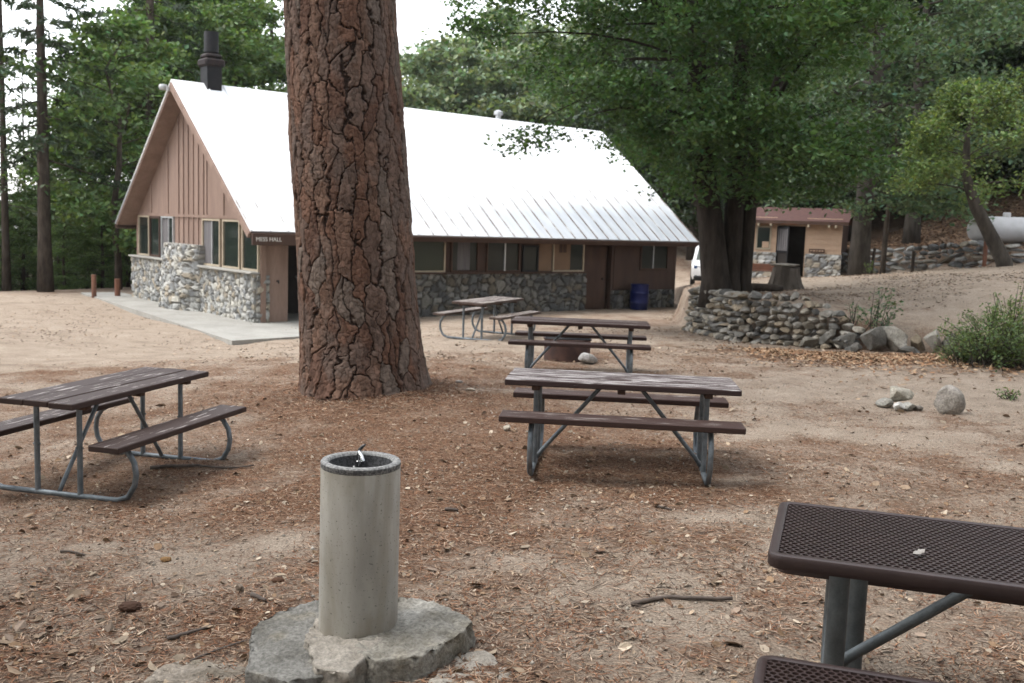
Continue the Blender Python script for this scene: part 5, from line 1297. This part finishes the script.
def shrub(name, seed, n, Hh, Rr, leafk, ls, label, loc, k=18, droop=.1):
    rng = np.random.default_rng(seed); rt = empty(name, loc, 0, label, 'shrub'); mb = MB(); C = []; D = []
    for i in range(n):
        a = rng.uniform(0, 6.28); rr = Rr * rng.uniform(.2, 1) ** .7; h = Hh * rng.uniform(.45, 1.05) * (1 - .45 * (rr / Rr) ** 2)
        s = np.array([rng.normal(0, Rr * .22), rng.normal(0, Rr * .22), -.03]); e = np.array([math.cos(a) * rr, math.sin(a) * rr, h]); m_ = (s + e) / 2 + np.array([0, 0, h * .22])
        P = [(1 - t) ** 2 * s + 2 * t * (1 - t) * m_ + t * t * e for t in np.linspace(0, 1, 6)]; mb.tube(P, [.009 * (1 - .7 * t) for t in np.linspace(0, 1, 6)], 5, cap=False)
        for j in range(k):
            t = rng.uniform(.18, 1) ** .8; q = interp(P, min(t, .99)); C.append(q + rng.normal(0, ls * .75, 3)); d = rng.normal(size=3); D.append(d + (e - s) * .8)
    mb.build('stem', MT['bark_grey'], rt, smooth=True); C = np.array(C); C[:, 2] = np.maximum(C[:, 2], .02)
    V, F = leaf_quads(C, ls, ls * .48, rng, .5, np.array(D), .5); npmesh('foliage', V, F, LEAF[leafk], rt, leaf_cols(len(C), rng, None, .4)); return rt
gl = lambda px, py, Y: (lambda p: (p[0], p[1], zg1(p[0], p[1])))(at(px, py, Y))
shrub('large_shrub', 71, 130, 1.0, 1.0, 'shrub', .055, 'large dense green shrub at the right edge beside the boulders', gl(1003, 372, 14.6), 46)
shrub('large_shrub', 72, 60, 1.25, .5, 'lime', .06, 'light green upright shrub behind the large dense shrub', gl(1008, 345, 16.2), 26)
shrub('low_shrub', 73, 46, .42, .5, 'shrub', .045, 'low spreading green shrub in front of the boulders at right', gl(966, 366, 15.2), 30)
shrub('small_bush', 74, 15, 1.0, .42, 'maple', .085, 'small sparse bush growing from the boulders', gl(876, 330, 17.6), 16)
shrub('small_bush', 75, 8, .42, .25, 'maple', .06, 'tiny sprig left of the small sparse bush', gl(852, 322, 17.9), 10)
shrub('small_bush', 76, 8, .55, .2, 'lime', .07, 'little weed at the foot of the straight grey trunk', gl(868, 284, 31.0), 10)
shrub('small_bush', 78, 8, .14, .2, 'shrub', .05, 'tiny green weed on the leaf litter near the right edge', gl(1010, 405, 11.5), 8)

for i, (px, Y, s) in enumerate([(-90, 42, .9), (-180, 46, 1.1), (-300, 40, 1.0), (-250, 58, 1.3), (-420, 48, 1.2), (-560, 44, 1.1), (-130, 66, 1.2), (-700, 40, 1.1)]):
    place(md, px, Y, s, i * 2.9, 'tree of the wood left of the yard outside the photo', 'trees left of the yard')
# unseen trees added around the camera to shade the yard and block sky light
for i, (x, y, s) in enumerate([(-15, -7, 1.0), (-21, 5, 1.05), (-8, -15, 1.1), (4, -17, 1.1), (15, -11, 1.0), (21, 1, 1.0), (-24, 17, 1.0), (26, 13, 1.0), (-33, 27, .9), (-6.5, -5, 1.0), (6.5, -5.5, 1.05), (0, -10, 1.1), (-11, 1.5, .95), (12, 3, .95)]):
    place(dk if i % 2 else md, 0, y, s, i * 1.3, 'unseen tree added around the camp yard to shade it', 'unseen shade trees around the yard', x=x)

# ------------------------------------------------------------------ litter on the ground
def gz(x, y):
    i = np.clip(np.searchsorted(gx, x) - 1, 0, len(gx) - 2); j = np.clip(np.searchsorted(gy, y) - 1, 0, len(gy) - 2)
    a = (x - gx[i]) / (gx[i + 1] - gx[i]); b = (y - gy[j]) / (gy[j + 1] - gy[j])
    return (GZ[i, j] * (1 - a) * (1 - b) + GZ[i + 1, j] * a * (1 - b) + GZ[i, j + 1] * (1 - a) * b + GZ[i + 1, j + 1] * a * b)
def gfield(F_, x, y): 
    i = np.clip(np.searchsorted(gx, x), 0, len(gx) - 1); j = np.clip(np.searchsorted(gy, y), 0, len(gy) - 1); return F_[i, j]
def scatter(n, rng, p=1.25, r0=1.6, r1=17, spread=.62):
    u = rng.uniform(0, 1, n); e = 2 - p - .0
    r = (r0 ** e + u * (r1 ** e - r0 ** e)) ** (1 / e); a = rng.uniform(-spread, spread, n); return r * np.sin(a), r * np.cos(a)
rng = np.random.default_rng(99)
def keep(x, y, lo, hi, amp=1.):
    d = gfield(duff, x, y) + (fbm(np.stack([x, y], -1) * 2.2, 3, 61) - .5) * 1.1
    return rng.uniform(0, 1, len(x)) < sstep(lo, hi, d) * amp + .06
def flat_bits(n, ln, wd, base_cols, lo, hi, amp=1., tilt=.25, p=1.25, r1=17, lift=.004, var=.35, area=None):
    x, y = scatter(n, rng, p, 1.6, r1) if area is None else area(n)
    kq = keep(x, y, lo, hi, amp) if lo is not None else np.ones(len(x), bool); x, y = x[kq], y[kq]; n = len(x)
    C = np.stack([x, y, gz(x, y) + lift + rng.uniform(0, lift, n)], -1)
    nr = rng.normal(size=(n, 3)) * tilt; nr[:, 2] = 1; nr /= np.linalg.norm(nr, axis=1)[:, None]
    t = rng.normal(size=(n, 3)); t -= nr * (t * nr).sum(1)[:, None]; t /= np.linalg.norm(t, axis=1)[:, None]; b = np.cross(nr, t)
    l = (ln * rng.uniform(.5, 1.4, n))[:, None]; w = (wd * rng.uniform(.6, 1.4, n))[:, None]
    V = np.stack([C - t * l * .5, C + b * w * .5, C + t * l * .5, C - b * w * .5], 1); V[:, :, 2] = np.maximum(V[:, :, 2], C[:, None, 2] - .002)
    bc = np.array(base_cols)[rng.integers(len(base_cols), size=n)] * rng.uniform(1 - var, 1 + var, n)[:, None]
    return V.reshape(-1, 3), np.repeat(bc, 4, 0)
def folded(n, ln, wd, base_cols, x, y, lift=.004, tilt=.4, var=.35):
    """curled dry leaves: two quads folded along the midrib"""
    n = len(x); sc = np.exp(rng.normal(0, .38, n)); l = (ln * sc)[:, None]; w = (wd * sc * rng.uniform(.7, 1.3, n))[:, None]
    nr = rng.normal(size=(n, 3)) * tilt; nr[:, 2] = 1; nr /= np.linalg.norm(nr, axis=1)[:, None]
    t = rng.normal(size=(n, 3)); t -= nr * (t * nr).sum(1)[:, None]; t /= np.linalg.norm(t, axis=1)[:, None]; b = np.cross(nr, t)
    C = np.stack([x, y, gz(x, y) + lift], -1); f1_ = rng.uniform(-.1, .5, n)[:, None]; f2_ = rng.uniform(-.1, .5, n)[:, None]; cu = rng.uniform(-.15, .35, n)[:, None]
    A0 = C - t * l * .5 + nr * l * cu * .4; A1 = C + t * l * .5 + nr * l * cu
    V = np.stack([A0, C - t * l * .18 + b * w * .5 + nr * w * f1_, C + t * l * .22 + b * w * .42 + nr * w * f1_, A1, C + t * l * .18 - b * w * .45 + nr * w * f2_, C - t * l * .22 - b * w * .5 + nr * w * f2_], 1)
    V[:, :, 2] = np.maximum(V[:, :, 2], C[:, None, 2] - .003)
    bc = np.array(base_cols)[rng.integers(len(base_cols), size=n)] * rng.uniform(1 - var, 1 + var, n)[:, None]
    F = (np.array([[0, 1, 2, 3], [0, 3, 4, 5]])[None] + (np.arange(n) * 6)[:, None, None]).reshape(-1, 4)
    return V.reshape(-1, 3), F, np.repeat(bc, 6, 0)
VV = []; CC = []; FF = []; NV = 0
def push(V, C_, F=None):
    global NV
    F = np.arange(len(V)).reshape(-1, 4) if F is None else F
    VV.append(V); CC.append(C_); FF.append(F + NV); NV += len(V)
NEED = [(.22, .100, .054), (.29, .152, .088), (.12, .060, .037), (.36, .25, .17), (.42, .32, .24), (.05, .032, .025)]
push(*flat_bits(230000, .07, .0042, NEED, -.05, .65, tilt=.12))
push(*flat_bits(60000, .018, .009, [(.27, .185, .12), (.21, .125, .078), (.33, .25, .18), (.14, .08, .052)], -.1, .9, .8, .45, lift=.004))
push(*flat_bits(30000, .020, .010, [(.10, .058, .04), (.15, .08, .052), (.065, .042, .032)], -.2, .6, .9, .4))
push(*flat_bits(700, .26, .007, [(.10, .07, .05), (.16, .12, .095), (.06, .042, .032)], -.3, .6, .9, .1, lift=.006))
x, y = scatter(16000, rng, 1.25, 1.6, 16)
g_ = fbm(np.stack([x, y], -1) * .7, 3, 77); side = sstep(.12, .5, np.abs(np.arctan2(x, y) - .05)); nearw = 1 - sstep(3.5, 9, np.hypot(x, y))
kq = rng.uniform(0, 1, len(x)) < sstep(.38, .62, g_) * (.12 + .75 * side * nearw) * .8 + .05
V, F, C_ = folded(0, .042, .024, [(.27, .20, .14), (.22, .145, .09), (.33, .265, .195), (.15, .10, .068), (.25, .19, .145)], x[kq], y[kq], .006); push(V, C_, F)
x, y = scatter(14000, rng, 1.3, 1.6, 14); kq = keep(x, y, -.1, .8, .9)
V, F, C_ = folded(0, .026, .015, [(.36, .28, .2), (.28, .19, .12), (.42, .35, .27), (.16, .1, .066)], x[kq], y[kq], .004); push(V, C_, F)
for (n_, xa, xb, ya, yb) in ((16000, 4.2, 14, 18.5, 33), (9000, -16, -3, 13, 31), (7000, -3, 7, 14, 24)):
    xs = rng.uniform(xa, xb, n_); ys = rng.uniform(ya, yb, n_); g_ = fbm(np.stack([xs, ys], -1) * .5, 3, 81); kq = rng.uniform(0, 1, n_) < sstep(.35, .65, g_) * .9 + .1
    push(*flat_bits(n_, .07, .035, [(.30, .21, .14), (.16, .10, .065), (.40, .32, .24), (.08, .055, .04)], None, None, tilt=.4, lift=.012, area=lambda n: (xs[kq], ys[kq])))
# drift of needles round the foot of the big pine
a_ = rng.uniform(0, 6.28, 9000); r_ = .74 + rng.exponential(.45, 9000); xs = -1.70 + r_ * np.cos(a_); ys = 11.35 + r_ * np.sin(a_)
push(*flat_bits(9000, .09, .005, NEED, None, None, tilt=.3, lift=.01, area=lambda n: (xs, ys)))
def leafzone(n):
    s = rng.uniform(0, 1, n); x = 4.2 + s * 6.2 + rng.normal(0, .3, n); y = 16.9 - .25 * (x - 5) - rng.exponential(.75, n) + rng.normal(0, .15, n) - sstep(7, 9, x) * .6; return x, y
a = flat_bits(11000, .085, .05, [(.34, .22, .135), (.26, .15, .085), (.40, .29, .19), (.20, .11, .065)], None, None, tilt=.55, lift=.014, area=leafzone); push(*a)
def bankzone(n): x = rng.uniform(12, 26, n); y = rng.uniform(31, 48, n); k_ = polysd(HPOLY, x, y) > .2; return x[k_], y[k_]
a = flat_bits(16000, .16, .09, [(.24, .15, .095), (.17, .105, .068), (.32, .225, .15), (.10, .065, .047)], None, None, tilt=.6, lift=.03, area=bankzone); push(*a)
def duffzone(n): x = rng.uniform(-8, 8, n); y = rng.uniform(11, 22, n); return x, y
V = np.concatenate(VV); litter = npmesh('leaf_litter', V, np.concatenate(FF), MT['litter'], None, np.concatenate(CC)); tag(litter, 'scattered pine needles and dry leaves over the sandy ground', None, None, 'stuff')
# pebbles
x, y = scatter(5200, rng, 1.3, 1.8, 15); n = len(x)
oct_v = np.array([(1, 0, 0), (-1, 0, 0), (0, 1, 0), (0, -1, 0), (0, 0, 1), (0, 0, -1)], float); oct_f = np.array([(0, 2, 4), (2, 1, 4), (1, 3, 4), (3, 0, 4), (2, 0, 5), (1, 2, 5), (3, 1, 5), (0, 3, 5)])
sz = (.004 + .010 * rng.uniform(0, 1, n) ** 4)[:, None, None] * rng.uniform(.6, 1.3, (n, 1, 3)); V = oct_v[None] * sz * rng.uniform(.8, 1.2, (n, 6, 3)); V = V + np.stack([x, y, gz(x, y) + .002], -1)[:, None]
Fp = (oct_f[None] + (np.arange(n) * 6)[:, None, None]).reshape(-1, 3); cols = np.array([(.42, .38, .32), (.3, .27, .23), (.5, .46, .4), (.2, .17, .14)])[rng.integers(4, size=n)]
tag(npmesh('pebbles', V.reshape(-1, 3), Fp, MT['pebbles'], None, np.repeat(cols, 6, 0), True), 'small loose pebbles in the sand', None, None, 'stuff')
# pine cones / dark clods
for i, (px, py, lab) in enumerate([(130, 610, 'dark brown clod of duff at the left foreground'), (166, 561, 'brown curled leaf clump standing on the sand left of the fountain'), (278, 582, 'small brown cone beside the left fountain rock'), (459, 383, 'tiny grey stone on the duff right of the pine')]):
    q = ray(px, py); Y = 5.
    for _ in range(30): Y = (zg1(q[0] * Y, Y) - CH) / q[2]
    pc = at(px, py, Y); s = (.085, .05, .05, .07)[i]
    v, f = rock(900 + i, (s * 1.3, s, s * .6), 3, 0, rough=.25); o = npmesh('pine_cone' if i == 2 else 'clod', v, f, MT['litter'], None, np.array([(.07, .04, .028), (.22, .13, .06), (.10, .055, .035), (.3, .28, .25)][i]), False, (pc[0], pc[1], zg1(pc[0], pc[1]) + s * .2)); tag(o, lab, 'clod' if i != 2 else 'cone')

# ------------------------------------------------------------------ light: bright overcast day under trees
SUN_EL, SUN_ROT = R(60), R(262)
w = bpy.data.worlds.new('World'); SC.world = w; w.use_nodes = True; nt = w.node_tree; nt.nodes.clear()
out = nt.nodes.new('ShaderNodeOutputWorld'); bg = nt.nodes.new('ShaderNodeBackground'); sk = nt.nodes.new('ShaderNodeTexSky'); sk.sky_type = 'NISHITA'; sk.sun_disc = False
sk.sun_elevation = SUN_EL; sk.sun_rotation = SUN_ROT; sk.dust_density = 1.5; sk.air_density = 1.0; sk.ozone_density = 1
hs_ = nt.nodes.new('ShaderNodeHueSaturation'); hs_.inputs['Saturation'].default_value = .2; hs_.inputs['Value'].default_value = 1.9     # cloud veil: nearly white sky
nt.links.new(sk.outputs[0], hs_.inputs['Color']); nt.links.new(hs_.outputs[0], bg.inputs[0]); bg.inputs[1].default_value = .15; nt.links.new(bg.outputs[0], out.inputs[0])
sun = bpy.data.lights.new('sun', 'SUN'); sun.energy = .9; sun.angle = R(24); sun.color = (1, .95, .88); so = bpy.data.objects.new('sun', sun); COL.objects.link(so)
# sky sun_rotation is measured clockwise from +Y
dirv = Vector((math.sin(SUN_ROT) * math.cos(SUN_EL), math.cos(SUN_ROT) * math.cos(SUN_EL), math.sin(SUN_EL)))
so.rotation_euler = dirv.to_track_quat('Z', 'Y').to_euler()
vs = SC.view_settings; vs.view_transform = 'Standard'; vs.look = 'None'; vs.gamma = 1; vs.exposure = 1.14; vs.use_curve_mapping = False
SC.cycles.max_bounces = 6; SC.cycles.diffuse_bounces = 3; SC.cycles.glossy_bounces = 2; SC.cycles.transmission_bounces = 3; SC.cycles.transparent_max_bounces = 4; SC.cycles.sample_clamp_indirect = 6

# air: the far trees pale a little with distance
me = bpy.data.meshes.new('haze'); bm = bmesh.new(); bmesh.ops.create_cube(bm, size=1)
for v in bm.verts: v.co = Vector(((v.co.x) * 1300, (v.co.y) * 1300, -45 if v.co.z < 0 else 75))
bm.to_mesh(me); bm.free(); hz = bpy.data.objects.new('haze', me); COL.objects.link(hz); tag(hz, 'thin pale air between the trees', None, None, 'stuff')
hm = bpy.data.materials.new('pale_air'); hm.use_nodes = True; ht = hm.node_tree; ht.nodes.clear(); ho = ht.nodes.new('ShaderNodeOutputMaterial'); pv = ht.nodes.new('ShaderNodeVolumePrincipled')
pv.inputs['Color'].default_value = (.9, .93, .95, 1); pv.inputs['Density'].default_value = .0002; pv.inputs['Anisotropy'].default_value = .2
ht.links.new(pv.outputs[0], ho.inputs['Volume']); me.materials.append(hm)
